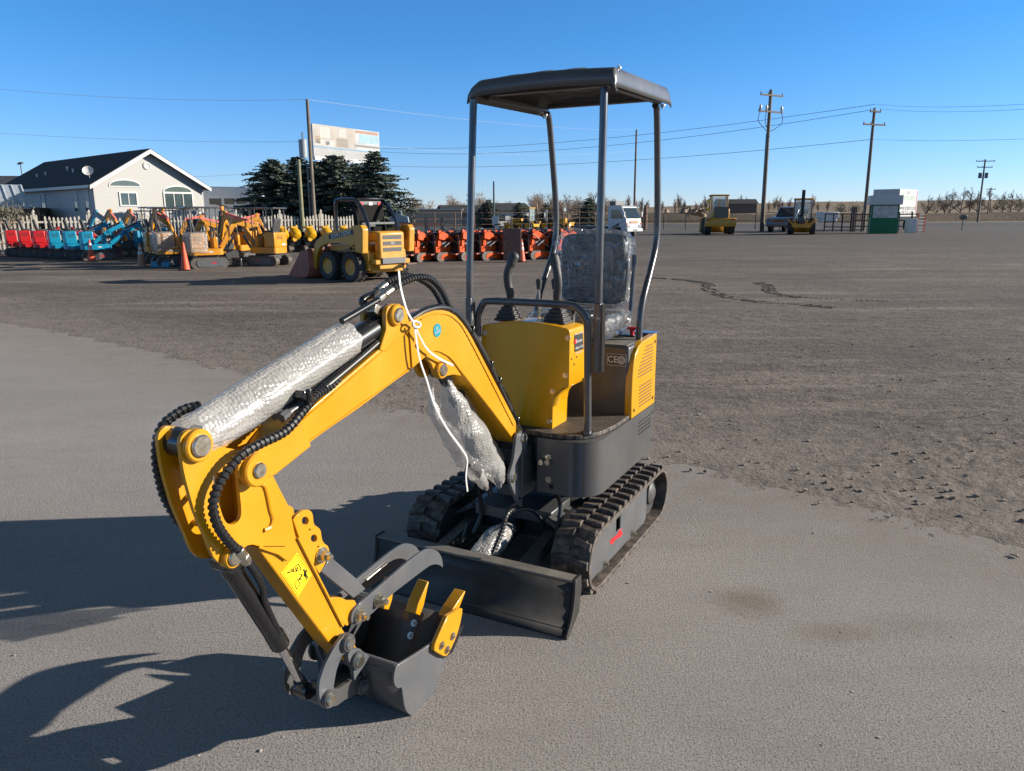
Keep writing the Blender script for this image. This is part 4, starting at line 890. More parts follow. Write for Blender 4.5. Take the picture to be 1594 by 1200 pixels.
# skid steer loader
M['grille_'] = mat('black_mesh', (.012, .012, .012), .8, spec=.1)
def skid():
    p = onz(530, 437.5); fw = Vector((-.743, .669, 0)); lf = Vector((-.669, -.743, 0))
    o = p - lf * .76
    r = empty('skid_steer_loader', o, math.atan2(fw.y, fw.x)); tag(r, 'faded yellow skid steer loader with black roll cage and rusty red bucket', 'loader')
    for sx in (.46, -.50):
        for s in (1, -1):
            t = P(MB().lathe([(.20, -.02), (.205, -.13), (.24, -.145), (.33, -.145), (.365, -.11), (.375, 0), (.365, .11), (.33, .145), (.24, .145), (.205, .13), (.20, .02)], 28, (sx, s * .68, .37), 'y'), 'tyre', M['tyre'], r)
            tr = MB()
            for k in range(20):
                a = 2 * math.pi * k / 20
                for q in (-1, 1):
                    aa = a + (.08 if q > 0 else -.08) + .15 * (q > 0)
                    tr.box((sx + .372 * math.cos(aa), s * .68 + q * .07, .37 + .372 * math.sin(aa)), (.03, .12, .05), Matrix.Rotation(-aa, 3, 'Y') @ Matrix.Rotation(.5 * q, 3, 'X'))
            P(tr, 'tread', M['tyre'], t)
            P(MB().lathe([(.205, .10), (.20, .13), (.17, .12), (.12, .07), (.06, .07), (.05, .09)] if s > 0 else [(.05, -.09), (.06, -.07), (.12, -.07), (.17, -.12), (.20, -.13), (.205, -.10)], 24, (sx, s * .68, .37), 'y'), 'rim', M['jd'], t)
    P(MB().box((-.02, 0, .48), (1.9, 1.02, .5)).box((.0, 0, .80), (1.5, 1.0, .2)), 'chassis', M['jd'], r, bevel=.03)
    P(MB().plate([(-.98, .30), (-.98, .78), (-.75, .82), (-.2, .78), (-.1, .6), (-.3, .55), (-.72, .30)], .52, .60, xz).plate([(-.98, .30), (-.98, .78), (-.75, .82), (-.2, .78), (-.1, .6), (-.3, .55), (-.72, .30)], -.60, -.52, xz), 'side_skirt', M['jd'], r, bevel=.01)
    # uprights and lift arms
    for s in (1, -1):
        P(MB().plate([(-1.05, .72), (-1.10, 1.30), (-1.02, 1.40), (-.80, 1.40), (-.72, 1.30), (-.78, .74)], s * .74 - .09, s * .74 + .09, xz), 'upright', M['jd'], r, bevel=.02)
        arm = P(MB().plate([(-1.05, 1.05), (-1.02, 1.34), (-.85, 1.39), (.60, 1.18), (1.02, .98), (1.18, .62), (1.22, .30), (1.06, .26), (1.0, .60), (.82, .84), (.50, .93), (-.2, .96), (-.5, .88)], s * .70 - .05, s * .70 + .05, xz), 'lift_arm', M['jd'], r, bevel=.012)
        if s > 0:
            P(MB().plate(rounded(-.66, .42, 1.045, 1.165, .05), .751, .755, lambda u, v, t: Vector((u, t, v + (-.135 * (u - 0.0)) + .045))), 'name_plate', M['print'], arm)
            text('arm_text', 'JOHN DEERE', .150, mat('plate_letters', (.62, .62, .6), .5), arm, basis((-.12, .758, 1.166), (1, 0, -.135) if False else (-1, 0, .135), (0, 0, 1)) @ Matrix.Identity(4), .001, sx=.98)
            P(MB().plate(circ(-.78, 1.02, .075, 20), .751, .756, xz), 'round_badge', M['print'], arm)
            text('badge_text', '250', .07, M['white'], arm, basis((-.78, .758, 1.02), (-1, 0, 0), (0, 0, 1)), .001)
        P(MB().bar((.95, s * .55, .45), (-.3, s * .60, .82), .06, .07), 'lift_cylinder', M['black'], arm)
    # engine door with louvres
    dr = P(MB().box((-1.08, 0, .88), (.22, .80, .70)).box((-.88, 0, 1.12), (.5, .84, .25)), 'engine_door', M['jd'], r, bevel=.05, seg=3)
    for z in (1.10, .95, .80): P(MB().box((-1.192, 0, z), (.01, .58, .095)), 'grille', mat('grille_grey', (.05, .05, .05), .6), dr)
    text('badge_text', '250', .08, M['white'], dr, basis((-1.199, 0, .95), (0, -1, 0), (0, 0, 1)), .001)
    P(MB().box((-1.10, 0, .50), (.20, 1.10, .12)).box((-1.06, 0, .40), (.2, .8, .16)), 'rear_bumper', M['jd'], r, bevel=.02)
    P(MB().box((-1.22, 0, .53), (.05, .72, .14)), 'lower_grille', M['grey'], dr)
    P(MB().bar((-1.2, -.4, .42), (-1.45, -.4, .44), .30, .03), 'tow_plate', M['rust'], r)
    # roll cage
    for s in (1, -1):
        P(MB().tube(smooth([(.50, s * .42, 1.0), (.52, s * .42, 1.5), (.50, s * .42, 1.92), (.40, s * .42, 2.02), (-.1, s * .42, 2.03), (-.35, s * .42, 2.0), (-.62, s * .44, 1.78), (-.82, s * .46, 1.45), (-.88, s * .47, 1.22)], 5), .048, 8), 'cage_tube', M['black'], r)
    P(MB().box((.05, 0, 2.04), (.95, .86, .04)), 'cab_roof', M['black'], r, bevel=.02)
    for s in (1, -1):
        P(MB().plate([(-.50, 1.0), (-.30, 1.0), (-.18, 1.95), (-.32, 1.95)], s * .42 - .02, s * .42 + .02, xz), 'side_screen', M['grille_'], r)
    P(MB().box((-.36, 0, 1.70), (.04, .8, .40)).box((-.36, 0, 1.25), (.04, .8, .2)), 'rear_screen', M['grille_'], r)
    P(MB().box((-.33, .0, 1.92), (.10, .84, .13)), 'light_bar', M['grey'], r, bevel=.02)
    for y in (-.28, .28): P(MB().box((-.385, y, 1.92), (.02, .10, .08)), 'tail_light', M['bgred'], r)
    P(MB().box((-.385, 0, 1.92), (.02, .12, .08)), 'work_light', M['white'], r)
    P(MB().bar((-.80, -.44, 1.44), (-.80, .44, 1.44), .05, .05), 'cross_bar', M['steel'], r)
    P(MB().box((.05, 0, 1.12), (.5, .5, .12)).box((-.22, 0, 1.38), (.12, .48, .5)), 'seat', M['grip'], r, bevel=.04)
    # bucket
    bprof = [(1.22, .75), (1.18, .30), (1.30, .06), (1.60, .02), (2.25, .02)]
    b = P(MB().strip(bprof, -.86, .86, xz), 'bucket', M['rustred'], r, solid=.03)
    for s in (1, -1): P(MB().plate([(1.22, .76), (1.18, .30), (1.30, .06), (2.23, .02), (1.55, .72)], s * .86 - .012, s * .86 + .012, xz), 'bucket_side', M['rust'] if s < 0 else M['rustred'], b)
    P(MB().bar((1.23, -.86, .76), (1.23, .86, .76), .08, .05), 'bucket_lip', M['rust'], b)
    for s in (-1, 1): P(MB().box((1.24, s * .4, .86), (.06, .5, .06)), 'bucket_step', M['rust'], b)
    return r
skid()

# small track loaders
def mini_loader(loc, head, paint, label, group, plate=True, name='small_track_loader', cat='loader', sc=1.0):
    r = empty(name, loc, head); r.scale = (sc,) * 3; tag(r, label, cat, group)
    for s in (1, -1):
        t = P(MB().plate(stadium(-.40, .34, .16, .17), s * .36 - .08, s * .36 + .08, xz), 'track_belt', M['rubber'], r)
        P(MB().plate([(-.38, .08), (.30, .08), (.34, .26), (.0, .30), (-.34, .24)], s * .445 - .005, s * .445 + .005, xz), 'track_frame', paint, t)
        P(MB().lathe([(.10, -.02), (.10, .02), (.05, .03)], 14, (.30, s * .44, .17), 'y'), 'idler', paint, t)
    P(MB().plate([(-.50, .28), (-.50, .72), (-.30, .95), (.10, .90), (.30, .62), (.30, .28)], -.28, .28, xz), 'body', paint, r, bevel=.03)
    P(MB().box((-.15, 0, .97), (.42, .46, .10)), 'engine_cover', M['black'], r, bevel=.03)
    P(MB().tube([(-.05, .12, 1.0), (-.05, .12, 1.12)], .03, 8), 'exhaust', M['black'], r)
    P(MB().tube([(-.42, -.25, 1.0), (-.46, -.25, 1.10), (-.46, .25, 1.10), (-.42, .25, 1.0)], .018, 6), 'control_bar', M['black'], r)
    for s in (1, -1):
        a = P(MB().plate([(-.42, .80), (-.40, 1.0), (-.22, 1.06), (.34, .80), (.62, .38), (.60, .22), (.48, .22), (.42, .44), (.20, .66)], s * .36 - .04, s * .36 + .04, xz, [[(-.1, .84), (.18, .74), (-.02, .72)]]), 'lift_arm', paint, r, bevel=.01)
        P(MB().bar((-.25, s * .30, .62), (.30, s * .31, .76), .05, .05), 'lift_cylinder', M['chrome'], a)
    P(MB().tube([(-.32, -.2, 1.07), (-.1, .0, 1.12), (.2, .1, .98)], .03, 6), 'hose_bundle', M['hose'], r)
    if plate:
        k = P(MB().box((-.53, 0, .60), (.05, .58, .72)), 'radiator_panel', M['black'], r, bevel=.02)
        P(MB().box((-.60, 0, .26), (.22, .62, .05)), 'standing_board', M['rustred'], k)
        P(MB().box((.66, 0, .36), (.05, .92, .56)).box((.72, 0, .10), (.14, .92, .05)), 'attachment_plate', paint, r, bevel=.01)
        rr = random.Random(label + str(loc[0]))
        for s in (1, -1):
            P(MB().bar((-.36, s * .30, .55), (-.30, s * .30, 1.10), .06, .12), 'mast', paint, r)
            P(MB().bar((-.20, s * .42, .52), (.36, s * .42, .86), .03, .035), 'cylinder_rod', M['chrome'], r)
        P(MB().box((-.02, -.285, .58), (.26, .01, .14)), 'vent_panel', M['black'], r); P(MB().box((.18, -.287, .72), (.10, .01, .06)), 'sticker', M['white'], r)
        P(MB().box((-.10, 0, 1.06), (.16, .2, .12)), 'air_filter', M['black'] if rr.random() < .6 else M['bgred'], r, bevel=.02)
        if rr.random() < .5: P(MB().bar((-.45, -.40, .95), (.50, -.42, .35), .04, .01), 'strap', M['white'], r)
        for s in (1, -1): P(MB().tube([(-.30, s * .2, 1.0), (-.05, s * .22, 1.16), (.25, s * .30, .95)], .028, 6), 'hose_bundle', M['hose'], r)
    return r
hl_ = math.atan2(.72, .69)
names = ['orange small track loader half hidden behind the skid steer', 'orange small track loader second from the skid steer', 'orange small track loader third from the skid steer', 'orange small track loader fourth from the skid steer', 'orange small track loader just left of the raised plate', 'orange small track loader with white straps, beside the banded cone', 'orange small track loader seen between the canopy post and seat']
for i, x in enumerate((650, 686, 721, 757, 790, 832, 872)):
    mini_loader(pxloc(x, 27.0 + .25 * i + .9), hl_ + (.12, -.05, .03, -.1, .08, -.12, .05)[i], M['bgorange'], names[i], 'orange loaders in a row')
for i, x in enumerate((700, 742, 778, 815, 855, 885)):
    mini_loader(pxloc(x, 31.5 + .3 * i), math.atan2(.72, .69), M['bgorange'], 'orange small track loader in the back row behind the front orange ones', 'orange loaders in the second row', sc=.95)
tag(MB().box((0, 0, .62), (.62, .05, 1.1)).box((0, .05, .2), (.62, .1, .06)).build('raised_plate', M['rust'], None, loc=pxloc(797, 26.9), bevel=.01), 'tall rusty steel plate standing among the orange loaders', 'plate')
for i, x in enumerate((433, 452, 476, 501, 529, 552)):
    r = empty('small_dumper', pxloc(x, 35.5 + .25 * i), math.atan2(-.75, .66)); tag(r, ['yellow small dumper just right of the amber excavator canopy', 'yellow small dumper second from the amber excavator', 'yellow small dumper third from the amber excavator', 'yellow small dumper left of the skid steer arm', 'yellow small dumper seen above the skid steer arm', 'yellow small dumper seen through the skid steer cage'][i], 'dumper', 'yellow dumpers in a row')
    P(MB().box((-.1, 0, .42), (1.0, .62, .30)).box((-.42, 0, .72), (.36, .5, .4)), 'chassis', M['black'], r, bevel=.03)
    for s in (1, -1): P(MB().plate(stadium(-.4, .4, .15, .16), s * .33 - .08, s * .33 + .08, xz), 'track_belt', M['rubber'], r)
    P(MB().lathe([(.12, -.28), (.24, -.14), (.27, .05), (.20, .26), (.10, .30)], 14, (.34, 0, .84), 'x', Matrix.Rotation(R(35), 3, 'Y')), 'drum', M['bgyellow'], r)
    P(MB().lathe([(.10, -.04), (.13, .0), (.10, .10)], 12, (.45, -.12, .60), 'x'), 'motor', M['bgyellow'], r)
    P(MB().box((.12, 0, 1.12), (.42, .34, .10)).box((.28, .1, 1.16), (.10, .10, .14)), 'top_cover', M['bgyellow'], r, bevel=.03)
for i, x in enumerate((478, 497, 515, 535, 640, 668)):
    r = empty('garden_tiller', pxloc(x, 41 + .3 * i), .4 * i); tag(r, 'small red and black tilling machine standing in the row by the fence', 'tiller', 'red tillers by the fence')
    P(MB().box((0, 0, .55), (.5, .4, .35)), 'engine', M['bgred'], r, bevel=.04); P(MB().box((0, 0, .80), (.36, .3, .16)), 'fuel_tank', M['black'], r, bevel=.03)
    for s in (1, -1):
        P(MB().lathe([(.22, -.05), (.22, .05)], 14, (0, s * .28, .22), 'y'), 'wheel', M['tyre'], r); P(MB().tube([(-.2, s * .1, .7), (-.6, s * .22, 1.05), (-.78, s * .25, 1.08)], .018, 6), 'handle', M['black'], r)
# white cab-over truck
def wheel(r, c, rad, w, rimm=None, nm='wheel'):
    t = P(MB().lathe([(rad * .55, -w * .1), (rad * .56, -w / 2), (rad * .93, -w / 2), (rad, -w * .35), (rad, w * .35), (rad * .93, w / 2), (rad * .56, w / 2), (rad * .55, w * .1)], 22, c, 'y'), nm, M['tyre'], r)
    P(MB().lathe([(rad * .56, -w * .42), (rad * .2, -w * .30), (rad * .2, w * .30), (rad * .56, w * .42)], 16, c, 'y'), 'rim', rimm or M['steel'], t)
def truck():
    p = gx(975, 52.5); r = empty('flatbed_truck', (p.x, 53.5, 0), math.atan2(-.70, .72)); tag(r, 'white cab over flatbed truck parked behind the plastic covered seat', 'truck')
    wht = mat('white_truck_paint', (.42, .43, .44), .3, coat=.4, dust=.1)
    cab = P(MB().plate([(-.75, .55), (-.75, 2.05), (-.60, 2.20), (.28, 2.20), (.42, 2.12), (.78, 1.32), (.84, .95), (.84, .50), (.45, .45), (.30, .80), (-.25, .80), (-.35, .55)], -.88, .88, xz), 'cab', wht, r, bevel=.06, seg=3)
    P(MB().plate([(.435, 2.02), (.45, 2.05), (.772, 1.36), (.755, 1.33)], -.76, .76, lambda u, v, t: Vector((u + .035, t, v))), 'windscreen', M['glass'], cab)
    for s in (1, -1):
        P(MB().plate([(-.45, 1.35), (-.45, 1.95), (.25, 1.95), (.58, 1.35)], s * .882 - .003, s * .882 + .006, xz), 'side_window', M['glass'], cab)
        P(MB().box((.75, s * 1.02, 1.62), (.06, .14, .34)), 'mirror', wht, cab, bevel=.02); P(MB().box((.855, s * .68, .82), (.03, .28, .18)), 'headlight', M['chrome'], cab)
        P(MB().box((.86, s * .80, 1.0), (.02, .14, .10)), 'indicator', M['bgorange'], cab)
    P(MB().box((.868, 0, 1.12), (.02, .95, .16)), 'front_badge', mat('faded_orange', (.55, .2, .1), .5), cab)
    P(MB().box((.90, 0, .58), (.10, 1.8, .20)), 'bumper', M['white'], r, bevel=.03); P(MB().box((.955, .0, .58), (.01, .5, .12)), 'number_plate', M['grey'], r)
    P(MB().box((-2.4, 0, .78), (3.2, 1.9, .14)).box((-2.4, .0, .60), (3.2, .7, .2)), 'flatbed', M['black'], r); P(MB().box((-.6, 0, 2.36), (.5, 1.1, .28)), 'roof_box', M['grey'], r, bevel=.04)
    for x in (.05, -3.1):
        for s in (1, -1): wheel(r, (x, s * .78, .36), .36, .24)
truck()
# wheel loader, backhoe, suv
def wheel_loader():
    p = gx(1121, 63); r = empty('wheel_loader', (p.x, 63.6, 0), math.atan2(.985, .14)); tag(r, 'yellow wheel loader seen from behind with a square glazed cab', 'loader')
    for x in (1.0, -1.0):
        for s in (1, -1): wheel(r, (x, s * .92, .66), .66, .5, M['jd'])
    P(MB().box((-1.1, 0, 1.0), (1.5, 1.5, .60)).box((.5, 0, .9), (1.8, .9, .5)), 'chassis', M['jd'], r, bevel=.06)
    hd_ = P(MB().box((-1.25, 0, 1.65), (1.3, 1.3, .75)), 'engine_hood', M['jd'], r, bevel=.08)
    P(MB().box((-1.905, 0, 1.72), (.02, 1.1, .9)), 'radiator_grille', M['black'], hd_)
    for i in range(5): P(MB().box((-1.918, 0, 1.40 + i * .16), (.012, 1.05, .03)), 'grille_bar', M['grey'], hd_)
    P(MB().plate([(-2.05, .62), (-2.10, 1.0), (-2.0, 1.30), (-1.4, 1.30), (-1.4, .62)], -1.18, 1.18, xz), 'counterweight', M['jd'], r, bevel=.06)
    for s in (1, -1): P(MB().box((-2.08, s * .95, 1.18), (.03, .3, .10)), 'tail_light', M['bgred'], r)
    cb = MB()
    for x in (-.55, .55):
        for y in (-.62, .62): cb.box((x, y, 2.35), (.10, .10, 1.35))
    cb.box((0, 0, 1.72), (1.2, 1.34, .12)); c = P(cb, 'cab_frame', M['jd'], r, bevel=.02)
    P(MB().box((0, 0, 3.07), (1.4, 1.5, .13)), 'cab_roof', M['jd'], r, bevel=.04)
    lg = mat('cab_glass', (.35, .45, .48), .05, spec=.8, Alpha=.45)
    for y in (-.31, .31): P(MB().box((-.57, y, 2.36), (.015, .52, 1.15)), 'rear_window', lg, c)
    P(MB().box((-.57, 0, 2.36), (.04, .06, 1.2)), 'window_post', M['jd'], c)
    for s in (1, -1): P(MB().box((0, s * .63, 2.36), (1.0, .015, 1.15)), 'side_window', lg, c)
    P(MB().box((-.1, 0, 1.95), (.45, .5, .5)), 'seat', M['grip'], r)
    for s in (1, -1): P(MB().bar((.9, s * .42, 1.75), (2.3, s * .42, .7), .14, .3), 'lift_arm', M['jd'], r)
    P(MB().strip([(2.5, 1.2), (2.3, .6), (2.5, .15), (3.2, .1)], -1.2, 1.2, xz), 'bucket', M['jd'], r, solid=.05)
wheel_loader()
def backhoe(loc, head, label, paint, sc=1.0, up=True, nm='backhoe_loader', grp=None):
    r = empty(nm, loc, head); r.scale = (sc,) * 3; tag(r, label, 'backhoe', grp)
    for s in (1, -1): wheel(r, (-.6, s * .85, .68), .68, .45, paint); wheel(r, (1.5, s * .80, .45), .45, .3, paint)
    P(MB().box((.6, 0, .95), (2.6, .7, .5)).box((1.4, 0, 1.35), (1.3, .75, .5)), 'chassis', paint, r, bevel=.05)
    cb = MB()
    for x in (-.75, .5):
        for y in (-.66, .66): cb.box((x, y, 1.95), (.09, .09, 1.7))
    cb.box((-.12, 0, 1.25), (1.3, 1.4, .1)); c = P(cb, 'cab_frame', M['black'], r, bevel=.02)
    P(MB().box((-.12, 0, 2.85), (1.5, 1.5, .13)), 'cab_roof', paint, r, bevel=.04)
    lg = mat('cab_glass', (.35, .45, .48), .05, spec=.8, Alpha=.45)
    for y in (-.32, .32): P(MB().box((-.76, y, 2.3), (.015, .56, .95)), 'rear_window', lg, c); P(MB().box((-.76, y, 1.55), (.015, .56, .45)), 'lower_window', lg, c)
    P(MB().box((0, 0, 1.6), (.5, .5, .6)), 'seat', M['grip'], r)
    P(MB().box((-1.25, 0, .75), (.25, 1.5, .35)), 'rear_frame', paint, r, bevel=.03)
    for s in (1, -1):
        P(MB().bar((-1.3, s * .45, .55), (-1.35, s * 1.05, 1.25), .16, .14), 'stabiliser', paint, r, bevel=.02)
    if up:
        b = P(MB().plate([(-1.3, .8), (-1.65, 1.6), (-1.95, 2.6), (-1.85, 3.2), (-1.70, 3.2), (-1.72, 2.6), (-1.4, 1.5), (-1.15, .9)], -.11, .11, xz), 'dig_boom', paint, r, bevel=.02)
        P(MB().bar((-1.9, 0, 3.25), (-2.0, 0, 1.30), .14, .14), 'dig_cylinder', M['white'], b)
        P(MB().bar((-1.85, 0, 3.45), (-2.35, 0, 1.6), .26, .24).box((-1.85, 0, 3.35), (.2, .26, .4)), 'dig_stick', M['black'], r)
        P(MB().strip([(-2.3, 1.6), (-2.55, 1.3), (-2.45, .95), (-2.1, .9)], -.3, .3, xz), 'dig_bucket', M['dark'], r, solid=.04)
    for s in (1, -1): P(MB().bar((1.2, s * .5, 1.4), (2.6, s * .5, .6), .12, .2), 'lift_arm', paint, r)
    P(MB().strip([(2.8, 1.1), (2.6, .5), (2.8, .12), (3.4, .1)], -1.05, 1.05, xz), 'front_bucket', paint, r, solid=.05)
    return r
p = gx(1257, 60.5); backhoe((p.x, 61.5, 0), math.atan2(.93, .37), 'yellow backhoe loader seen from behind with raised digging arm', M['jd'], .95)
for x, Y, lb, a in ((820, 78, 'bright yellow backhoe loader with black bucket by the far fence', 2.6), (858, 80, 'bright yellow backhoe loader half hidden behind the canopy post', -.4)):
    p = gx(x, Y); backhoe((p.x, Y, 0), a, lb, M['bgyellow'], .8, False, grp='yellow loaders by the far fence')
def suv():
    p = gx(1232, 70); r = empty('parked_suv', (p.x, 70.5, 0), math.atan2(-.78, -.62)); r.scale = (1.22, 1.22, 1.22); tag(r, 'blue sport utility car parked between the tall pole and the backhoe', 'car')
    bl_ = mat('blue_car_paint', (.045, .10, .19), .3, coat=.3)
    b = P(MB().plate([(-2.2, .40), (-2.25, 1.0), (-2.1, 1.12), (.70, 1.12), (2.0, 1.0), (2.22, .85), (2.25, .42), (1.85, .38), (1.75, .68), (1.2, .70), (1.05, .38), (-1.0, .38), (-1.1, .68), (-1.75, .70), (-1.9, .38)], -.92, .92, xz), 'body', bl_, r, bevel=.06, seg=3)
    P(MB().plate([(-2.1, 1.10), (-1.9, 1.75), (-.2, 1.80), (.05, 1.75), (.80, 1.12)], -.76, .76, xz), 'cabin', bl_, r, bevel=.06)
    P(MB().plate([(.11, 1.70), (.15, 1.72), (.80, 1.18), (.76, 1.15)], -.66, .66, lambda u, v, t: Vector((u + .02, t, v))), 'windscreen', M['glass'], b)
    for s in (1, -1):
        P(MB().plate([(-1.85, 1.18), (-1.75, 1.66), (-.05, 1.70), (.62, 1.18)], s * .762 - .004, s * .762 + .006, xz), 'side_window', M['glass'], b)
        P(MB().box((2.22, s * .68, .86), (.08, .34, .16)), 'headlight', M['grey'], b)
        for x in (1.45, -1.42): wheel(r, (x, s * .80, .37), .37, .24)
    P(MB().box((2.25, 0, .82), (.03, .9, .16)), 'grille', M['black'], b); P(MB().box((2.26, 0, .52), (.06, 1.7, .16)), 'bumper', M['grey'], b)
    P(MB().box((-.6, .60, 1.84), (1.8, .04, .05)).box((-.6, -.60, 1.84), (1.8, .04, .05)), 'roof_rack', M['black'], b)
suv()
# rack and attachment behind the skid steer
r = empty('pallet_rack', pxloc(648, 44)); tag(r, 'dark pallet rack with orange beam behind the orange loaders', 'rack')
for x in (-1.3, -.4, .5, 1.4): P(MB().box((x, 0, .75), (.08, .08, 1.5)).box((x, 1, .75), (.08, .08, 1.5)), 'rack_post', M['dark'], r)
for z in (.4, 1.15): P(MB().box((.05, 0, z), (2.8, .06, .11)), 'rack_beam', mat('salmon_orange', (.60, .2, .12), .6), r)
r = empty('grey_attachment', pxloc(621, 43.5)); tag(r, 'pale grey loader attachment with a round eye on the rack', 'attachment')
P(MB().plate([(-.5, 1.25), (-.5, 1.55), (-.3, 1.62), (-.05, 1.70), (.25, 1.62), (.5, 1.55), (.55, 1.25)], -.2, .2, xz).plate(circ(0, 1.75, .17, 16), -.1, .1, xz, [circ(0, 1.75, .08, 14)]), 'bracket', mat('pale_grey_paint', (.25, .29, .30), .5), r)
# ================================================================== the place
def ground_mat(name, c1, c2, c3, speck, bump, bd=.02, sc=1.0, dust_line=None, rough=.92, far=None, stain=0, contrast=0, dust_rng=(-1.1, -.05)):
    m = bpy.data.materials.new(name); m.use_nodes = True; nt = m.node_tree; N = nt.nodes; K = nt.links; b = N['Principled BSDF']
    tc = N.new('ShaderNodeTexCoord')
    def nz(s, d, r=.6, stretch=None, off=0):
        n = N.new('ShaderNodeTexNoise'); n.inputs['Scale'].default_value = s; n.inputs['Detail'].default_value = d; n.inputs['Roughness'].default_value = r
        mp = N.new('ShaderNodeMapping'); mp.inputs['Scale'].default_value = stretch or (1, 1, 1); mp.inputs['Location'].default_value = (off, off * .7, 0)
        K.new(tc.outputs['Object'], mp.inputs['Vector']); K.new(mp.outputs['Vector'], n.inputs['Vector']); return n.outputs['Fac']
    def ramp(f, p0, p1, a, b_):
        r = N.new('ShaderNodeValToRGB'); e = r.color_ramp.elements; e[0].position, e[1].position = p0, p1
        e[0].color = (a if isinstance(a, tuple) else (a,) * 3) + (1,); e[1].color = (b_ if isinstance(b_, tuple) else (b_,) * 3) + (1,); K.new(f, r.inputs['Fac']); return r.outputs['Color']
    def mix(f, a, b_, mode='MIX'):
        x = N.new('ShaderNodeMix'); x.data_type = 'RGBA'; x.blend_type = mode
        if isinstance(f, float): x.inputs['Factor'].default_value = f
        else: K.new(f, x.inputs['Factor'])
        K.new(a, x.inputs['A']) if not isinstance(a, tuple) else setattr(x.inputs['A'], 'default_value', a + (1,))
        K.new(b_, x.inputs['B']) if not isinstance(b_, tuple) else setattr(x.inputs['B'], 'default_value', b_ + (1,)); return x.outputs['Result']
    col = ramp(nz(.35 * sc, 9, .66), .36, .66, c1, c2)
    col = mix(ramp(nz(.12 * sc, 8, .7, (.55, 1.6, 1), 5), .48, .68, 0.0, .85), col, c3)
    col = mix(ramp(nz(2.6 * sc, 6, .7, (.6, 1.5, 1), 9), .50, .72, 0.0, .55), col, c3)
    if contrast:
        col = mix(ramp(nz(5.5, 8, .75, (.5, 1.7, 1), 13), .46, .66, 0.0, contrast), col, c3)
        col = mix(ramp(nz(19, 6, .75, (.7, 1.4, 1), 17), .50, .68, 0.0, contrast), col, tuple(v * .6 for v in c3))
        col = mix(ramp(nz(.55, 7, .7, (.35, 1.9, 1), 23), .52, .66, 0.0, contrast), col, tuple(v * 1.15 for v in c1))
    col = mix(ramp(nz(speck, 3, .7), .38, .50, .9, 0.0), col, tuple(v * .42 for v in c2))
    col = mix(ramp(nz(speck * 1.3, 2, .6, None, 3), .62, .74, 0.0, .6), col, tuple(min(1, v * 1.6) for v in c1))
    if stain:
        for cx, cy, rx, ry, a in stain:
            vm = N.new('ShaderNodeVectorMath'); vm.operation = 'SUBTRACT'; K.new(tc.outputs['Object'], vm.inputs[0]); vm.inputs[1].default_value = (cx, cy, 0)
            vs_ = N.new('ShaderNodeVectorMath'); vs_.operation = 'MULTIPLY'; K.new(vm.outputs[0], vs_.inputs[0]); vs_.inputs[1].default_value = (1 / rx, 1 / ry, 0)
            ln_ = N.new('ShaderNodeVectorMath'); ln_.operation = 'LENGTH'; K.new(vs_.outputs[0], ln_.inputs[0])
            ad = N.new('ShaderNodeMath'); ad.operation = 'MULTIPLY_ADD'; K.new(nz(7, 6, .7, None, cx), ad.inputs[0]); ad.inputs[1].default_value = 1.3; K.new(ln_.outputs['Value'], ad.inputs[2])
            f = ramp(ad.outputs[0], 1.05 / 2.2, 1.75 / 2.2, a, 0.0)
            dv = N.new('ShaderNodeMath'); dv.operation = 'DIVIDE'; dv.inputs[1].default_value = 2.2; K.new(ad.outputs[0], dv.inputs[0]); K.new(dv.outputs[0], f.node.inputs['Fac'])
            col = mix(f, col, (.15, .115, .075))
    if dust_line:
        (nx, ny, c), dc = dust_line
        d = N.new('ShaderNodeVectorMath'); d.operation = 'DOT_PRODUCT'; K.new(tc.outputs['Object'], d.inputs[0]); d.inputs[1].default_value = (nx, ny, 0)
        a = N.new('ShaderNodeMath'); a.operation = 'ADD'; K.new(d.outputs['Value'], a.inputs[0]); a.inputs[1].default_value = -c
        mr = N.new('ShaderNodeMapRange'); mr.inputs['From Min'].default_value = dust_rng[0]; mr.inputs['From Max'].default_value = dust_rng[1]; K.new(a.outputs[0], mr.inputs['Value'])
        n_ = N.new('ShaderNodeMath'); n_.operation = 'MULTIPLY'; K.new(mr.outputs['Result'], n_.inputs[0]); K.new(ramp(nz(3.0, 8, .7), .25, .62, .15, 1.0), n_.inputs[1])
        col = mix(n_.outputs[0], col, dc)
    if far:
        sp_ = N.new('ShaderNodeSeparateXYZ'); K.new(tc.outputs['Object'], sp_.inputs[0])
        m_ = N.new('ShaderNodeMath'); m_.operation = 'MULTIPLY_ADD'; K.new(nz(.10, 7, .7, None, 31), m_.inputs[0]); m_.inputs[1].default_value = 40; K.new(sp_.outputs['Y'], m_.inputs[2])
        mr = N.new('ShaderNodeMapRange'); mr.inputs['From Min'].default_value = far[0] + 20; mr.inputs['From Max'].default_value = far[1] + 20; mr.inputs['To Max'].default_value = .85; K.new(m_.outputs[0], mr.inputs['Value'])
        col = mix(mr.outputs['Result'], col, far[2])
    K.new(col, b.inputs['Base Color']); b.inputs['Roughness'].default_value = rough; b.inputs['Specular IOR Level'].default_value = .25
    last = None
    for s, st, d in bump:
        bp = N.new('ShaderNodeBump'); bp.inputs['Strength'].default_value = st; bp.inputs['Distance'].default_value = d
        K.new(nz(s, 6, .65, None, s), bp.inputs['Height'])
        if last: K.new(last, bp.inputs['Normal'])
        last = bp.outputs['Normal']
    K.new(last, b.inputs['Normal']); return m
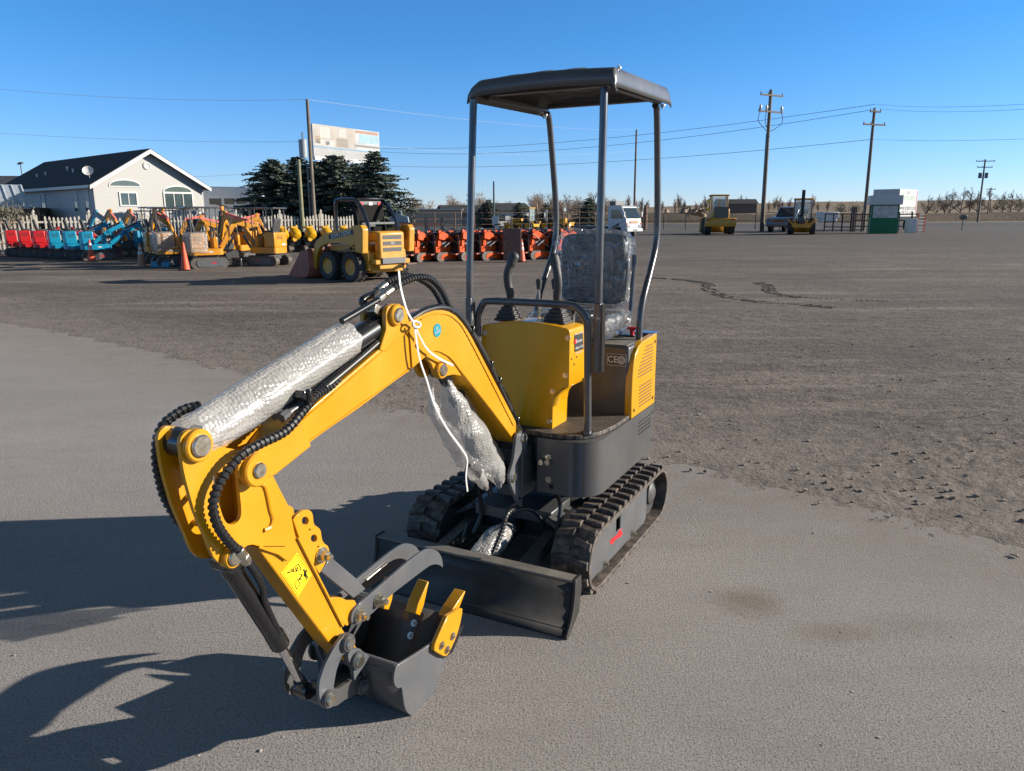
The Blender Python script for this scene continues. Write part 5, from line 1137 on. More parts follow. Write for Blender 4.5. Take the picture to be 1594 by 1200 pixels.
# edge of the pavement
edge = [Vector((-60, 47.5, 0)), Vector((-16, 17.2, 0))] + [onz(x, y) for x, y in ((-60, 498), (0, 507), (90, 522), (250, 560), (420, 602), (700, 668), (1060, 738), (1160, 768), (1290, 800), (1440, 836), (1594, 880))] + [Vector((4.2, 1.6, 0)), Vector((7.5, -1.6, 0)), Vector((14, -8, 0))]
def sdist(x, y):
    best = 1e9; sgn = 1
    for a, b in zip(edge, edge[1:]):
        ax, ay, bx, by = a.x, a.y, b.x, b.y; dx, dy = bx - ax, by - ay
        t = max(0, min(1, ((x - ax) * dx + (y - ay) * dy) / (dx * dx + dy * dy))); px, py = ax + dx * t - x, ay + dy * t - y
        d = math.hypot(px, py)
        if d < best: best = d; sgn = 1 if dx * (y - ay) - dy * (x - ax) > 0 else -1
    return best * sgn
nd = Vector((.61, .79, 0)).normalized(); nc = nd.dot(onz(420, 602))
M['dirt'] = ground_mat('packed_dirt', (.225, .182, .151), (.162, .132, .111), (.074, .063, .056), 48, ((7, .6, .06), (26, .9, .022), (90, 1.0, .009)), contrast=.95, far=(22, 48, (.088, .078, .072)), dust_line=((nd.x, nd.y, nc), (.235, .197, .168)), dust_rng=(2.2, .0))  # distant dirt goes gravel grey; shade of its roughness is put into the colour
M['pave'] = ground_mat('worn_asphalt', (.352, .320, .298), (.306, .279, .261), (.244, .223, .210), 135, ((38, .5, .010), (120, 1.0, .008), (260, .8, .004)), sc=.8, contrast=.16, dust_line=((nd.x, nd.y, nc), (.225, .19, .163)),
                       stain=[(onz(1165, 938).x, onz(1165, 938).y, .16, .13, .55), (onz(1300, 985).x, onz(1300, 985).y, .20, .10, .35), (onz(1420, 975).x, onz(1420, 975).y, .22, .12, .2)])
# dirt yard: one sheet, finer near the camera
ys = []; y = 1.2
while y < 22: ys.append(y); y *= 1.0072
while y < 130: ys.append(y); y *= 1.05
ys.append(135.0)
nx = 520; vs = []; fs = []
for y in ys:
    for i in range(nx):
        u = -1.35 + 2.7 * i / (nx - 1); x = u * y * .95 + (0 if y > 3 else 0)
        h = -.004
        if y < 24:
            s = sdist(x, y) if y < 16 else 9
            q = Vector((x, y, 0))
            if s < -.6: vs.append((x, y, -.03)); continue
            s2 = s + .16 * noise.noise(q * 2.2) + .07 * noise.noise(q * 9) + .05 * noise.noise(q * 23)
            k = max(0, min(1, (s2 + .22 + .14 * noise.noise(q * 17)) / .60)); k = k * k * (3 - 2 * k)
            fade = max(0, min(1, (24 - y) / 12))
            patch = max(0, noise.noise(Vector((x * .45, y * .6, 3)))) * 1.5
            rough_ = .010 * noise.noise(q * 5) + .012 * noise.noise(q * 13) * (.5 + patch) + .008 * noise.noise(q * 31) * (.4 + patch)
            ridge = .020 * math.exp(-((s2 - .32) / .30) ** 2) * (.3 + max(0, noise.noise(q * 1.1 + Vector((5, 2, 0)))) * 1.8)
            al, ac = .79 * x - .61 * y, .61 * x + .79 * y
            st_ = noise.noise(Vector((al * 2.2 + ac * 1.1, ac * 9, 2)))            # scuffs left by turning wheels
            tread = .010 * max(0, st_ - .12) * (.4 + 1.6 * max(0, noise.noise(q * .7 + Vector((2, 9, 4))))) + .012 * max(0, noise.noise(Vector((al * 16, ac * 8, 5))) - .25) * patch
            e_ = .25 + .75 * max(0, min(1, s2 / .9))
            h = -.012 * (1 - k) + k * (.004 + fade * e_ * (rough_ * .62 + ridge * .5 + tread))
        else: h = .006
        vs.append((x, y, h))
for j in range(len(ys) - 1):
    for i in range(nx - 1): fs.append((j * nx + i, j * nx + i + 1, (j + 1) * nx + i + 1, (j + 1) * nx + i))
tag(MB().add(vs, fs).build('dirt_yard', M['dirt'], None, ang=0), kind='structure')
for po in bpy.data.objects['dirt_yard'].data.polygons: po.use_smooth = True
tag(MB().add([(-5000, -60, -.06), (5000, -60, -.06), (5000, 8000, -.06), (-5000, 8000, -.06)], [(0, 1, 2, 3)]).build('ground', ground_mat('dry_grass', (.25, .19, .125), (.18, .135, .09), (.10, .08, .06), 8, ((3, .6, .1),), sc=.08), None), kind='structure')
pv = [(p.x, p.y) for p in edge]
pv = [(p[0] + nd.x * .22, p[1] + nd.y * .22) for p in pv] + [(14, -14), (-70, -14)]
tag(MB().plate(pv, -.055, .0, lambda u, v, t: Vector((u, v, t))).build('pavement', M['pave'], None, ang=0), kind='structure')
# clods and pebbles
def clods(name, n, region, smin, smax, m, lab, seed):
    rnd = random.Random(seed); mb = MB()
    for _ in range(n):
        x, y, z = region(rnd); s = smin + (smax - smin) * rnd.random() ** 3
        b = len(mb.v); mb.sphere((x, y, z + s * .25), s, 6, (1 + rnd.random() * .7, 1 + rnd.random() * .5, .55 + .3 * rnd.random()))
        for i in range(b, len(mb.v)):
            v = Vector(mb.v[i]); c = Vector((x, y, z)); mb.v[i] = tuple(v + (v - c) * (.55 * noise.noise(v * (1.2 / s))))
    tag(mb.build(name, m, None, ang=30), lab, None, None, 'stuff')
def rdirt(r):
    while True:
        px, py = r.uniform(-100, 1700), 400 + 480 * r.random() ** .8; p = onz(px, py)
        s = sdist(p.x, p.y)
        if s > .05 and (noise.noise(Vector((p.x * .5, p.y * .7, 8))) > -.05 or r.random() < .15) and (s < .9 or r.random() < .55): return p.x, p.y, .008
clods('dirt_clods', 900, rdirt, .003, .014, mat('clod_earth', (.24, .195, .16), .9, var=.4, scale=20), 'brown clods scattered over the packed dirt', 3)
def rpave(r):
    while True:
        p = onz(r.uniform(-50, 1650), r.uniform(560, 1220))
        if sdist(p.x, p.y) < .1: return p.x, p.y, .0
clods('pebbles', 80, rpave, .0018, .0055, mat('pebble', (.38, .33, .28), .8, var=.5, scale=3), 'tiny pebbles lying on the worn pavement', 4)
# tyre ruts
def rut(pts, w, name, lab):
    path = resample(smooth([onz(*p) for p in pts], 12), .09); mb = MB()
    rnd = random.Random(len(pts))
    for i, (p, a, b) in enumerate(mb.frames(path)):
        t = (path[min(i + 1, len(path) - 1)] - path[max(i - 1, 0)]).normalized(); n_ = Vector((-t.y, t.x, 0))
        for o in (-.5, 0, .5):
            if rnd.random() < .55:
                q = p + n_ * (o * w + rnd.uniform(-.02, .02)); mb.bar(q - t * .035 - n_ * w * .2 + Vector((0, 0, .003)), q + t * .03 + n_ * w * .2 + Vector((0, 0, .004)), .035, .022)
    tag(mb.build(name, M['dirt'], None, ang=0), kind='structure')
rut([(1010, 432), (1060, 436), (1100, 442), (1105, 452), (1130, 462), (1180, 470), (1240, 474), (1300, 480)], .22, 'tyre_track', '')
rut([(1180, 440), (1196, 446), (1200, 455), (1230, 462), (1300, 466), (1390, 470)], .2, 'tyre_track', '')
# road, verge, far fields and the low hills
M['road'] = ground_mat('road_asphalt', (.085, .08, .078), (.07, .067, .066), (.06, .058, .057), 20, ((20, .3, .02),), sc=.2)
M['field'] = ground_mat('dry_field', (.27, .19, .115), (.20, .145, .09), (.12, .09, .062), 1.5, ((.6, .5, .3),), sc=.03)
M['brush'] = ground_mat('brown_brush', (.13, .095, .065), (.09, .068, .048), (.06, .047, .035), 3, ((1.5, 1, .4),), sc=.1)
tag(MB().plate([(20, 98), (400, 84), (400, 128), (20, 128), (-60, 132), (-60, 112)], -.02, .014, lambda u, v, t: Vector((u, v, t))).build('road', M['road'], None, ang=0), kind='structure')
def hill(name, m, x0, x1, y0, y1, hf, nx_=120, ny_=14):
    vs = []; fs = []
    for j in range(ny_):
        for i in range(nx_):
            v = j / (ny_ - 1); y = y0 + (y1 - y0) * v; x = (x0 + (x1 - x0) * i / (nx_ - 1)) * (y / y0) ** .9
            vs.append((x, y, hf(x, y, v)))
    for j in range(ny_ - 1):
        for i in range(nx_ - 1): fs.append((j * nx_ + i, j * nx_ + i + 1, (j + 1) * nx_ + i + 1, (j + 1) * nx_ + i))
    tag(MB().add(vs, fs).build(name, m, None, ang=80), kind='structure')
hill('embankment', M['brush'], -40, 330, 150, 175, lambda x, y, v: -.5 + 2.1 * math.sin(math.pi * min(1, v * 1.0)) + .5 * noise.noise(Vector((x * .12, y * .1, 0))), 200, 8)
hill('hills', M['field'], -400, 700, 330, 1500, lambda x, y, v: -1 + (2.5 + 17 * max(0, min(1, (x / y + .05) / .45)) * .9 + 3.5 * noise.noise(Vector((x * .004, y * .004, 0))) ) * math.sin(min(1, v * 1.6) * math.pi / 2) , 160, 18)
hill('field_strip', M['field'], 0, 420, 200, 290, lambda x, y, v: -1 + 2.6 * v + 1.0 * noise.noise(Vector((x * .02, y * .02, 4))), 120, 8)
# ---- trees
def bare_tree_mesh(name, seed, h, spread, upright, m):
    rnd = random.Random(seed); mb = MB()
    def grow(p, d, l, r, lev):
        q = p + d * l; mb.tube([p, q], [r, r * .65], 4 if lev < 2 else 3, caps=False)
        if lev >= 5 or r < .008: return
        n = 3 if lev < 3 else 3
        for k in range(n):
            ax = Vector((rnd.uniform(-1, 1), rnd.uniform(-1, 1), rnd.uniform(-.2, .6))).normalized()
            nd_ = (d * upright + ax * spread).normalized(); nd_.z = max(nd_.z, -.1 + upright * .12)
            grow(p + d * l * rnd.uniform(.45, 1), nd_, l * rnd.uniform(.58, .82), r * rnd.uniform(.5, .68), lev + 1)
        if lev < 3: grow(q, (d + Vector((rnd.uniform(-.2, .2), rnd.uniform(-.2, .2), .1))).normalized(), l * .75, r * .65, lev + 1)
    grow(Vector((0, 0, 0)), Vector((rnd.uniform(-.05, .05), 0, 1)).normalized(), h * .26, h * .022, 0)
    z = max(v[2] for v in mb.v); mb.v = [tuple(Vector(v) * (h / z)) for v in mb.v]
    return mb
M['bark'] = mat('grey_brown_bark', (.30, .22, .165), .9, var=.3)
M['barkd'] = mat('dark_bark', (.13, .10, .08), .9, var=.3)
M['needle'] = mat('spruce_needles', (.050, .075, .055), .85, var=.5, scale=2.5, col2=(.085, .098, .072))
btm = [bare_tree_mesh('bare', 11 + k, 10, (.62, .75, .32, .45)[k], (.75, .6, 1.1, .9)[k], None) for k in range(4)]
protos = []
for k in range(4):
    r = empty('bare_tree', (0, -40, 0)); P(btm[k], 'crown', M['bark'] if k != 1 else M['barkd'], r, ang=0); protos.append(r)
def bare(kind, x, Y, h, label, group, wide=1.0, first=[]):
    src = protos[kind]; r = src.copy(); COL.objects.link(r)
    for ch in src.children: c = ch.copy(); COL.objects.link(c); c.parent = r
    p = gx(x, Y); r.location = (p.x, Y, 0 if Y < 200 else (Y - 200) * .004); r.rotation_euler = (0, 0, random.random() * 6); s = h / 10; r.scale = (s * wide, s * wide, s); tag(r, label, 'tree', group); return r
for i in range(58):
    x = 632 + i * 5.7 + random.uniform(-6, 6); top = random.choice((random.uniform(297, 308), random.uniform(308, 322), random.uniform(312, 322))); Y = random.uniform(150, 200)
    bare(random.choice((0, 0, 3)), x, Y, 1.6 + (334.6 - top) * Y / F_PX, 'bare brown tree in the thicket behind the far fence and dark roofed houses', 'bare trees in the brown thicket', 1.25)
for i in range(40):
    x = 962 + i * 8.6 + random.uniform(-3, 3); top = random.uniform(302, 314); Y = random.uniform(300, 380)
    if 1100 < x < 1140: top += 6
    if random.random() < .22: continue
    bare(2, x, Y, .8 + (334.2 - top) * Y / F_PX, 'slim bare poplar in the distant row behind the wheel loader and tall pole', 'bare poplars in the distant row', 1.1)
for i, (x, top) in enumerate(((1443, 312), (1458, 310), (1470, 305), (1478, 303), (1495, 300), (1508, 299), (1520, 306), (1540, 300), (1560, 306), (1572, 305), (1585, 310))):
    bare(1, x, 250 + 6 * (i % 3), 1.0 + (341 - top) * 250 / F_PX, 'spreading dark bare tree on the field at the right edge', 'dark bare trees at the right', 1.0)
for r in protos:
    for c in list(r.children): bpy.data.objects.remove(c)
    bpy.data.objects.remove(r)
def spruce_mb(h, rad, seed, layers=26, dens=1.0, shape=1.0):
    layers = int(layers * 1.5); dens *= 1.35
    rnd = random.Random(seed); mb = MB()
    for L_ in range(layers):
        t = L_ / (layers - 1); z = h * (.05 + .93 * t); rr = rad * 1.35 * ((1 - t) ** .62 * min(1, .55 + t * 2.2) * shape + .04) * rnd.uniform(.7, 1.12)
        nb = max(5, int(15 * (1 - t * .6) * dens))
        for k in range(nb):
            a = rnd.uniform(0, 6.28); ln_ = rr * rnd.uniform(.65, 1.12); droop = rnd.uniform(-.25, .10) + .25 * t
            d = Vector((math.cos(a), math.sin(a), droop)).normalized(); s_ = Vector((-d.y, d.x, 0))
            n = max(3, int(ln_ / (.16 * (h / 7))))
            for i in range(n):
                u = (i + .6) / n; p = Vector((0, 0, z)) + d * ln_ * u + Vector((0, 0, -.10 * ln_ * u * u))
                for sd_ in (-1, 1, 0):
                    w = (.22 + .20 * (1 - u)) * h / 7 * rnd.uniform(.7, 1.3)
                    q = p + s_ * sd_ * w + d * w * .55 + Vector((0, 0, rnd.uniform(-.08, .10) * h / 7)); e = Vector((rnd.uniform(-1, 1), rnd.uniform(-1, 1), rnd.uniform(-1, 1))) * .085 * h / 7
                    b = p + d * .05 - e; mb.add([p + e, b, q - e * .6, q + e * .8], [(0, 1, 2, 3)])
    return mb
def spruce(x, Y, top, rad, seed, label, group=None, zb=0, **k):
    h = 1.62 + (334.6 - top) * Y / F_PX; p = gx(x, Y); r = empty('spruce_tree', (p.x, Y, zb)); tag(r, label, 'tree', group)
    P(spruce_mb(h, rad, seed, **k), 'crown', M['needle'], r, ang=0)
    tb = MB().tube([(0, 0, -.1), (0, 0, h * .5), (0, 0, h * .97)], [h * .022, h * .014, .01], 8)
    P(tb, 'trunk', M['barkd'], r)
g_ = 'tall spruces under the billboard'
spruce(430, 62, 251, 3.3, 1, 'dark spruce at the left end of the group under the billboard', g_, layers=24, shape=1.0)
spruce(468, 63, 248, 3.0, 2, 'dark spruce just left of the transformer pole', g_, layers=24)
spruce(524, 63, 246, 3.6, 3, 'dark broad spruce just right of the transformer pole', g_, layers=26, shape=1.1)
spruce(587, 60, 241, 2.8, 4, 'sunlit grey green spruce at the right end of the group', g_, layers=26, dens=.8)
spruce(497, 66, 255, 3.0, 15, 'dark spruce hidden behind the transformer pole between two taller ones', g_)
spruce(556, 66, 258, 3.0, 5, 'dark spruce filling the gap below the billboard text', g_)
for x, Y, top, rad, s, lb in ((760, 100, 312, 2.0, 6, 'dark spruce beside the short meter pole'), (915, 95, 310, 2.6, 7, 'dark spruce behind the canopy post, left of the white truck'), (851, 100, 318, 1.8, 8, 'small dark spruce behind the canopy back post'), (808, 98, 316, 1.4, 9, 'small spruce before the white far house')):
    spruce(x, Y, top, rad, s, lb, 'far spruces by the fence', layers=18, dens=.8)
# evergreen clumps on the far right ridge
for x, w_, top, lb in ((1308, 9, 317, 'round dark evergreen clump left of the tall pole on the ridge'), (1330, 16, 313, 'wide dark evergreen clump behind the green booth on the ridge'), (1064, 8, 317, 'small dark round bush on the far field'), (1072, 5, 319, 'smaller dark bush beside the round one on the far field')):
    Y = 320 if x > 1100 else 290; p = gx(x, Y); r = empty('evergreen_bush', (p.x, Y, 1.0)); tag(r, lb, 'bush'); rnd = random.Random(int(x)); mb = MB(); W = w_ * Y / F_PX; hh = .6 + (334.6 - top) * Y / F_PX - 1
    for _ in range(900):
        u = Vector((rnd.gauss(0, .42), rnd.gauss(0, .42), abs(rnd.gauss(0, .5)))); u.z = min(u.z, 1 - .5 * u.x * u.x)
        c = Vector((u.x * W, u.y * W, u.z * hh)); e = [Vector((rnd.uniform(-1, 1), rnd.uniform(-1, 1), rnd.uniform(-1, 1))) * .28 for _ in range(3)]; mb.add([c + e[0], c + e[1], c + e[2]], [(0, 1, 2)])
    P(mb, 'foliage', M['needle'], r, ang=0)
# ---- white house on the left
def wallbasis(o, d):     # local x along d, y into the building
    return math.atan2(d[1], d[0])
siding = bpy.data.materials.new('white_siding'); siding.use_nodes = True
def mk_siding(m, col):
    nt = m.node_tree; N = nt.nodes; K = nt.links; b = N['Principled BSDF']; tc = N.new('ShaderNodeTexCoord')
    sp_ = N.new('ShaderNodeSeparateXYZ'); K.new(tc.outputs['Object'], sp_.inputs[0])
    md = N.new('ShaderNodeMath'); md.operation = 'MULTIPLY'; md.inputs[1].default_value = 6.0; K.new(sp_.outputs['Z'], md.inputs[0])
    fr = N.new('ShaderNodeMath'); fr.operation = 'FRACT'; K.new(md.outputs[0], fr.inputs[0])
    r = N.new('ShaderNodeValToRGB'); r.color_ramp.elements[0].position = .0; r.color_ramp.elements[1].position = .14; r.color_ramp.elements[0].color = tuple(c * .6 for c in col) + (1,); r.color_ramp.elements[1].color = col + (1,); K.new(fr.outputs[0], r.inputs['Fac'])
    K.new(r.outputs['Color'], b.inputs['Base Color']); b.inputs['Roughness'].default_value = .6
    bp = N.new('ShaderNodeBump'); bp.inputs['Strength'].default_value = .3; bp.inputs['Distance'].default_value = .02; K.new(fr.outputs[0], bp.inputs['Height']); K.new(bp.outputs['Normal'], b.inputs['Normal'])
mk_siding(siding, (.39, .38, .36))
M['shingle'] = mat('dark_shingle', (.022, .024, .028), .9, var=.4, scale=3, bump=.5, bscale=8)
M['trim'] = mat('white_trim', (.50, .49, .475), .5, var=.04)
M['pane'] = mat('window_pane', (.05, .075, .08), .08, spec=.8, var=.3, scale=1)
M['blind'] = mat('window_blind', (.45, .44, .42), .6)
A = Vector((-31.8, 60, 0)); du = Vector((.65, .76, 0)); dv = Vector((-.76, .65, 0))
H = empty('white_house', A, math.atan2(du.y, du.x)); tag(H, 'white sided house with dark shingle roof, arched windows and a satellite dish', 'house')
W_, L_, ez, az = 8.8, 21.5, 4.15, 6.75       # local x along the gable wall, y back along the side
hw = MB()
hw.plate([(0, -.2), (W_, -.2), (W_, ez), (W_ / 2, az - .12), (0, ez)], 0, .2, lambda u, v, t: Vector((u, t, v)))
hw.plate([(0, -.2), (W_, -.2), (W_, ez), (W_ / 2, az - .12), (0, ez)], L_ - .2, L_, lambda u, v, t: Vector((u, t, v)))
hw.box((.1, L_ / 2, ez / 2 - .1), (.2, L_ - .4, ez + .2 - .0)).box((W_ - .1, L_ / 2, ez / 2 - .1), (.2, L_ - .4, ez + .2))
P(hw, 'wall', siding, H, ang=20)
for s in (-1, 1):
    e = (W_ / 2 + s * (W_ / 2 + .45), ez - .28)
    rf = P(MB().plate([(W_ / 2, az), (W_ / 2, az + .16), (e[0], e[1] + .16), (e[0], e[1])], -.55, L_ + .4, lambda u, v, t: Vector((u, t, v))), 'roof', M['shingle'], H, ang=20)
    P(MB().plate([(W_ / 2, az - .22), (W_ / 2, az + .10), (e[0], e[1] + .10), (e[0], e[1] - .18)], -.60, -.56, lambda u, v, t: Vector((u, t, v))), 'barge_board', M['trim'], rf)
    P(MB().box((e[0] + s * .05, L_ / 2, e[1] + .02), (.08, L_ + .9, .22)), 'gutter', M['trim'], rf)
    if s < 0:
        for y, f in ((8, .55), (10.5, .45), (14.2, .55), (15.6, .6)):
            x = W_ / 2 - f * (W_ / 2 + .45); z = az + .16 - f * (az - ez + .28)
            P(MB().cyl((x, y, z - .1), (x, y, z + .22), .08, 10).cyl((x, y, z + .22), (x, y, z + .27), .12, 10), 'roof_vent', M['trim'], rf)
def win(o, w, h, panes=2, name='window', blind=False):
    o = Vector(o); f = MB()
    for dx in (-1, 1): f.box((o.x + dx * (w / 2 + .05), -.03, o.z), (.10, .08, h + .2))
    for dz in (-1, 1): f.box((o.x, -.028, o.z + dz * (h / 2 + .05)), (w, .08, .10))
    for k in range(1, panes): f.box((o.x - w / 2 + w * k / panes, -.03, o.z), (.06, .06, h))
    b = P(f, name, M['trim'], H); P(MB().box((o.x, -.012, o.z), (w, .02, h)), 'pane', M['pane'] if not blind else M['blind'], b)
def arch(cx, cz, w, h):
    o = [(cx - w / 2, cz), (cx + w / 2, cz)] + [(cx + w / 2 * math.cos(R(a)), cz + h * math.sin(R(a))) for a in range(15, 180, 15)]
    b = P(MB().plate([(x + (x - cx) * .09, z + (z - cz) * .3 + (-.08 if z <= cz + .001 else 0)) for x, z in o], -.045, .0, lambda u, v, t: Vector((u, t, v)), [o]), 'arched_window', M['trim'], H)
    P(MB().plate(o, -.03, .0, lambda u, v, t: Vector((u, t, v))), 'pane', mat('green_pane', (.09, .125, .12), .12), b)
win((2.55, 0, 3.0), 1.2, .9); arch(2.4, 4.0, 2.3, .42); win((6.6, 0, 2.85), 2.3, 1.25, 3); arch(6.6, 3.62, 2.3, .42)
P(MB().lathe([(.30, 0), (.30, .06), (.22, .09), (.2, .04)], 20, (W_ / 2 - .15, 0, 5.6), 'y', Matrix.Rotation(math.pi, 3, 'Z')), 'round_vent', M['trim'], H)
for y, w_, top, h in ((1.4, .75, 3.65, 1.6), (3.6, .7, 3.65, 1.6), (10.5, .9, 3.6, 1.5), (17.6, .95, 3.5, 1.7)):
    f = MB()
    for d in (-1, 1): f.box((-.03, y + d * (w_ / 2 + .04), top - h / 2), (.06, .08, h + .1))
    f.box((-.03, y, top), (.06, w_, .08)).box((-.03, y, top - h), (.06, w_, .08)).box((-.03, y, top - h * .5), (.05, w_, .06))
    b = P(f, 'window', M['trim'], H); P(MB().box((-.015, y, top - h * .25), (.02, w_, h * .48)), 'blind', M['blind'], b); P(MB().box((-.015, y, top - h * .75), (.02, w_, h * .48)), 'pane', M['pane'], b)
ds = empty('satellite_dish', (0, 0, 0)); ds.parent = H; ds.location = (.25, 1.0, 4.4); ds.scale = (.72, .72, .72)
P(MB().tube([(0, 0, -.2), (-.05, -.05, .35), (-.2, -.25, .75)], .03, 8).tube([(.25, .1, 0), (-.05, -.05, .35)], .02, 6), 'dish_mast', M['trim'], ds)
P(MB().lathe([(.02, 0), (.25, .03), (.42, .10), (.52, .19), (.53, .19), (.42, .08), (.25, .01)], 20, (-.22, -.28, .9), 'z', Matrix.Rotation(R(62), 3, 'X') @ Matrix.Rotation(R(-25), 3, 'Y')).tube([(-.2, -.3, .8), (-.1, -.75, .85)], .02, 6), 'dish', M['trim'], ds)
# neighbours at the far left
r = empty('metal_roof_shed', gx(8, 62), .35); tag(r, 'brown shed with a pale ribbed metal roof at the left edge', 'shed')
P(MB().box((0, 1.5, 1.2), (5, 4, 2.4)), 'wall', mat('brown_board', (.13, .07, .05), .8), r)
rb = MB().plate([(-2.0, 2.3), (2.0, 2.3), (1.2, 4.2), (-2.8, 4.2)], 0, .06, lambda u, v, t: Vector((u, -.9 + (v - 2.3) * 1.0 + t, v)))
for i in range(7): rb.bar((-1.95 + i * .65, -.98, 2.3), (-2.75 + i * .65, .92, 4.2), .06, .05)
P(rb, 'roof', mat('pale_metal', (.45, .50, .55), .4, .3), r, ang=20)
r = empty('far_house', gx(12, 95), .2); tag(r, 'grey roofed house behind the shed at the left edge', 'house')
P(MB().box((0, 2, 2.6), (12, 5, 5.2)), 'wall', M['trim'], r); P(MB().plate([(-6.6, 5.1), (6.6, 5.1), (5.6, 6.5), (-5.6, 6.5)], -.8, 4.6, lambda u, v, t: Vector((u, t, v))), 'roof', mat('grey_shingle', (.12, .12, .125), .9, var=.3), r)
p = gx(43, 80); r = empty('street_lamp', (p.x, 80, 0)); tag(r, 'thin street lamp rising above the left end of the dark roof', 'lamp')
P(MB().tube([(0, 0, 0), (0, 0, 6.9)], .05, 8), 'pole', M['dark'], r); P(MB().plate(circ(0, 0, .32, 8), 6.9, 7.05, lambda u, v, t: Vector((u, v * .6, t + .25 * u))), 'lamp_head', M['dark'], r)
r = empty('camper_trailer', gx(362, 72), -.25); tag(r, 'white camper trailer in shade between the house and the spruces', 'camper')
b = P(MB().plate([(-2.9, .6), (-2.9, 3.4), (-2.5, 3.7), (2.6, 3.6), (3.3, 2.6), (3.2, .9), (2.8, .6)], 0, 2.4, lambda u, v, t: Vector((u, t, v))), 'body', mat('camper_white', (.70, .74, .80), .5), r, bevel=.08); r.scale = (1.05, 1, 1.17)
for x, z, w_, h in ((-1.6, 2.55, 1.2, .45), (-.2, 2.55, 1.0, .45), (.95, 2.55, .9, .45), (2.0, 2.6, .5, .8)): P(MB().box((x, -.01, z), (w_, .04, h)), 'window', M['glass'], b)
P(MB().box((.6, -.02, 1.9), (5.0, .03, .10), Matrix.Rotation(R(12), 3, 'Y')), 'stripe', M['dark'], b)
# ---- picket fence
M['picket'] = mat('cream_picket_paint', (.46, .42, .35), .7, var=.15, dust=.12)
f0, f1 = gx(-40, 37), gx(560, 47); fd = (f1 - f0); FL = fd.length; fd.normalize()
r = empty('picket_fence', f0, math.atan2(fd.y, fd.x)); tag(r, 'long cream picket fence behind the row of small excavators', 'fence')
npan = int(FL / 2.2); pw = FL / npan; rnd = random.Random(5)
for k in range(npan):
    mb = MB(); x0 = k * pw; sag = rnd.uniform(-.06, .05)
    for i in range(13):
        x = x0 + .10 + i * (pw - .2) / 12; w_ = .045; top = 1.78 + sag * math.sin(i / 12 * 3.14) - .14 * math.sin(i / 12 * math.pi)
        if rnd.random() < .02: continue
        mb.plate([(x - w_, .12), (x + w_, .12), (x + w_, top - .08), (x, top), (x - w_, top - .08)], -.035, -.015, lambda u, v, t: Vector((u, t, v)))
    for z in (.45, 1.4): mb.box((x0 + pw / 2, .008, z), (pw, .04, .09))
    P(mb, 'picket_panel', M['picket'], r, ang=0)
    P(MB().box((x0, 0, .93), (.10, .10, 1.86)).box((x0, 0, 1.88), (.13, .13, .04)).cyl((x0, 0, 1.90), (x0, 0, 2.0), .06, 8, .02), 'fence_post', M['picket'], r)
r = empty('rail_fence', gx(-30, 34), 0); tag(r, 'brown pipe rail fence corner at the far left', 'fence')
p0, p1, p2 = Vector((0, 0, 0)), gx(31, 35.5) - gx(-30, 34), gx(140, 38) - gx(-30, 34)
pipe = mat('brown_pipe', (.13, .075, .05), .7, var=.3)
for z in (.5, .95, 1.4): P(MB().tube([p0 + Vector((0, 0, z)), p1 + Vector((0, 0, z))], .03, 8), 'rail', pipe, r)
for q in (p0, p0.lerp(p1, .33), p0.lerp(p1, .66), p1): P(MB().tube([q, q + Vector((0, 0, 1.5))], .045, 8), 'fence_post', pipe, r)
# shrub at the left edge
p = gx(6, 36); r = empty('dry_shrub', p); tag(r, 'pale dry shrub by the fence corner at the left edge', 'shrub'); rnd = random.Random(8); mb = MB()
for _ in range(1400):
    a = Vector((rnd.gauss(0, .5), rnd.gauss(0, .4), 1.75 + rnd.gauss(0, .28))); d = Vector((rnd.uniform(-1, 1), rnd.uniform(-1, 1), rnd.uniform(-.2, 1))).normalized(); s_ = d.cross(Vector((.3, .2, 1))).normalized() * .018
    mb.add([a - s_, a + s_, a + d * .2], [(0, 1, 2)])
for k in range(6): mb.tube([(0, 0, 0), (rnd.uniform(-.3, .3), rnd.uniform(-.2, .2), 1.7)], .02, 5)
P(mb, 'foliage', mat('dry_leaf', (.22, .20, .14), .8, var=.3), r, ang=0)
# ---- wire and pipe fences across the far side
def post_fence(pts, n, h, rails, name, label, m, rad=.04, wire=.012):
    a = pts[0]; r = empty(name, a); tag(r, label, 'fence')
    P_ = [p - a for p in pts]
    for i in range(n + 1):
        u = i / n * (len(P_) - 1); k = min(int(u), len(P_) - 2); q = P_[k].lerp(P_[k + 1], u - k)
        P(MB().tube([q, q + Vector((0, 0, h))], rad, 6), 'fence_post', m, r)
    for z in rails: P(MB().tube([q + Vector((0, 0, z)) for q in P_], wire, 5), 'wire', m, r)
    return r
post_fence([gx(610, 66), gx(950, 80)], 12, 1.9, (.3, .8, 1.3, 1.85), 'wire_fence', 'wire fence on brown pipe posts behind the orange loaders', pipe, .05, .02)
post_fence([gx(1000, 84), gx(1215, 78)], 6, 1.75, (.9, 1.7), 'wire_fence', 'wire fence with dark posts behind the wheel loader', mat('dark_iron', (.035, .03, .028), .7), .05, .03)
post_fence([gx(1285, 72), gx(1326, 69)], 3, 1.6, (.4, .85, 1.55), 'pipe_fence', 'dark pipe fence between the backhoe and the green booth', mat('dark_iron', (.035, .03, .028), .7), .07, .05)
post_fence([gx(1330, 68), gx(1356, 67)], 2, 1.75, (.5, 1.0, 1.5), 'pipe_fence', 'short brown pipe rail touching the green booth', pipe, .07, .05)
post_fence([gx(1400, 66), gx(1440, 66)], 2, 1.7, (.5, 1.0, 1.5), 'pipe_fence', 'brown pipe gate at the right of the green booth', pipe, .08, .05)
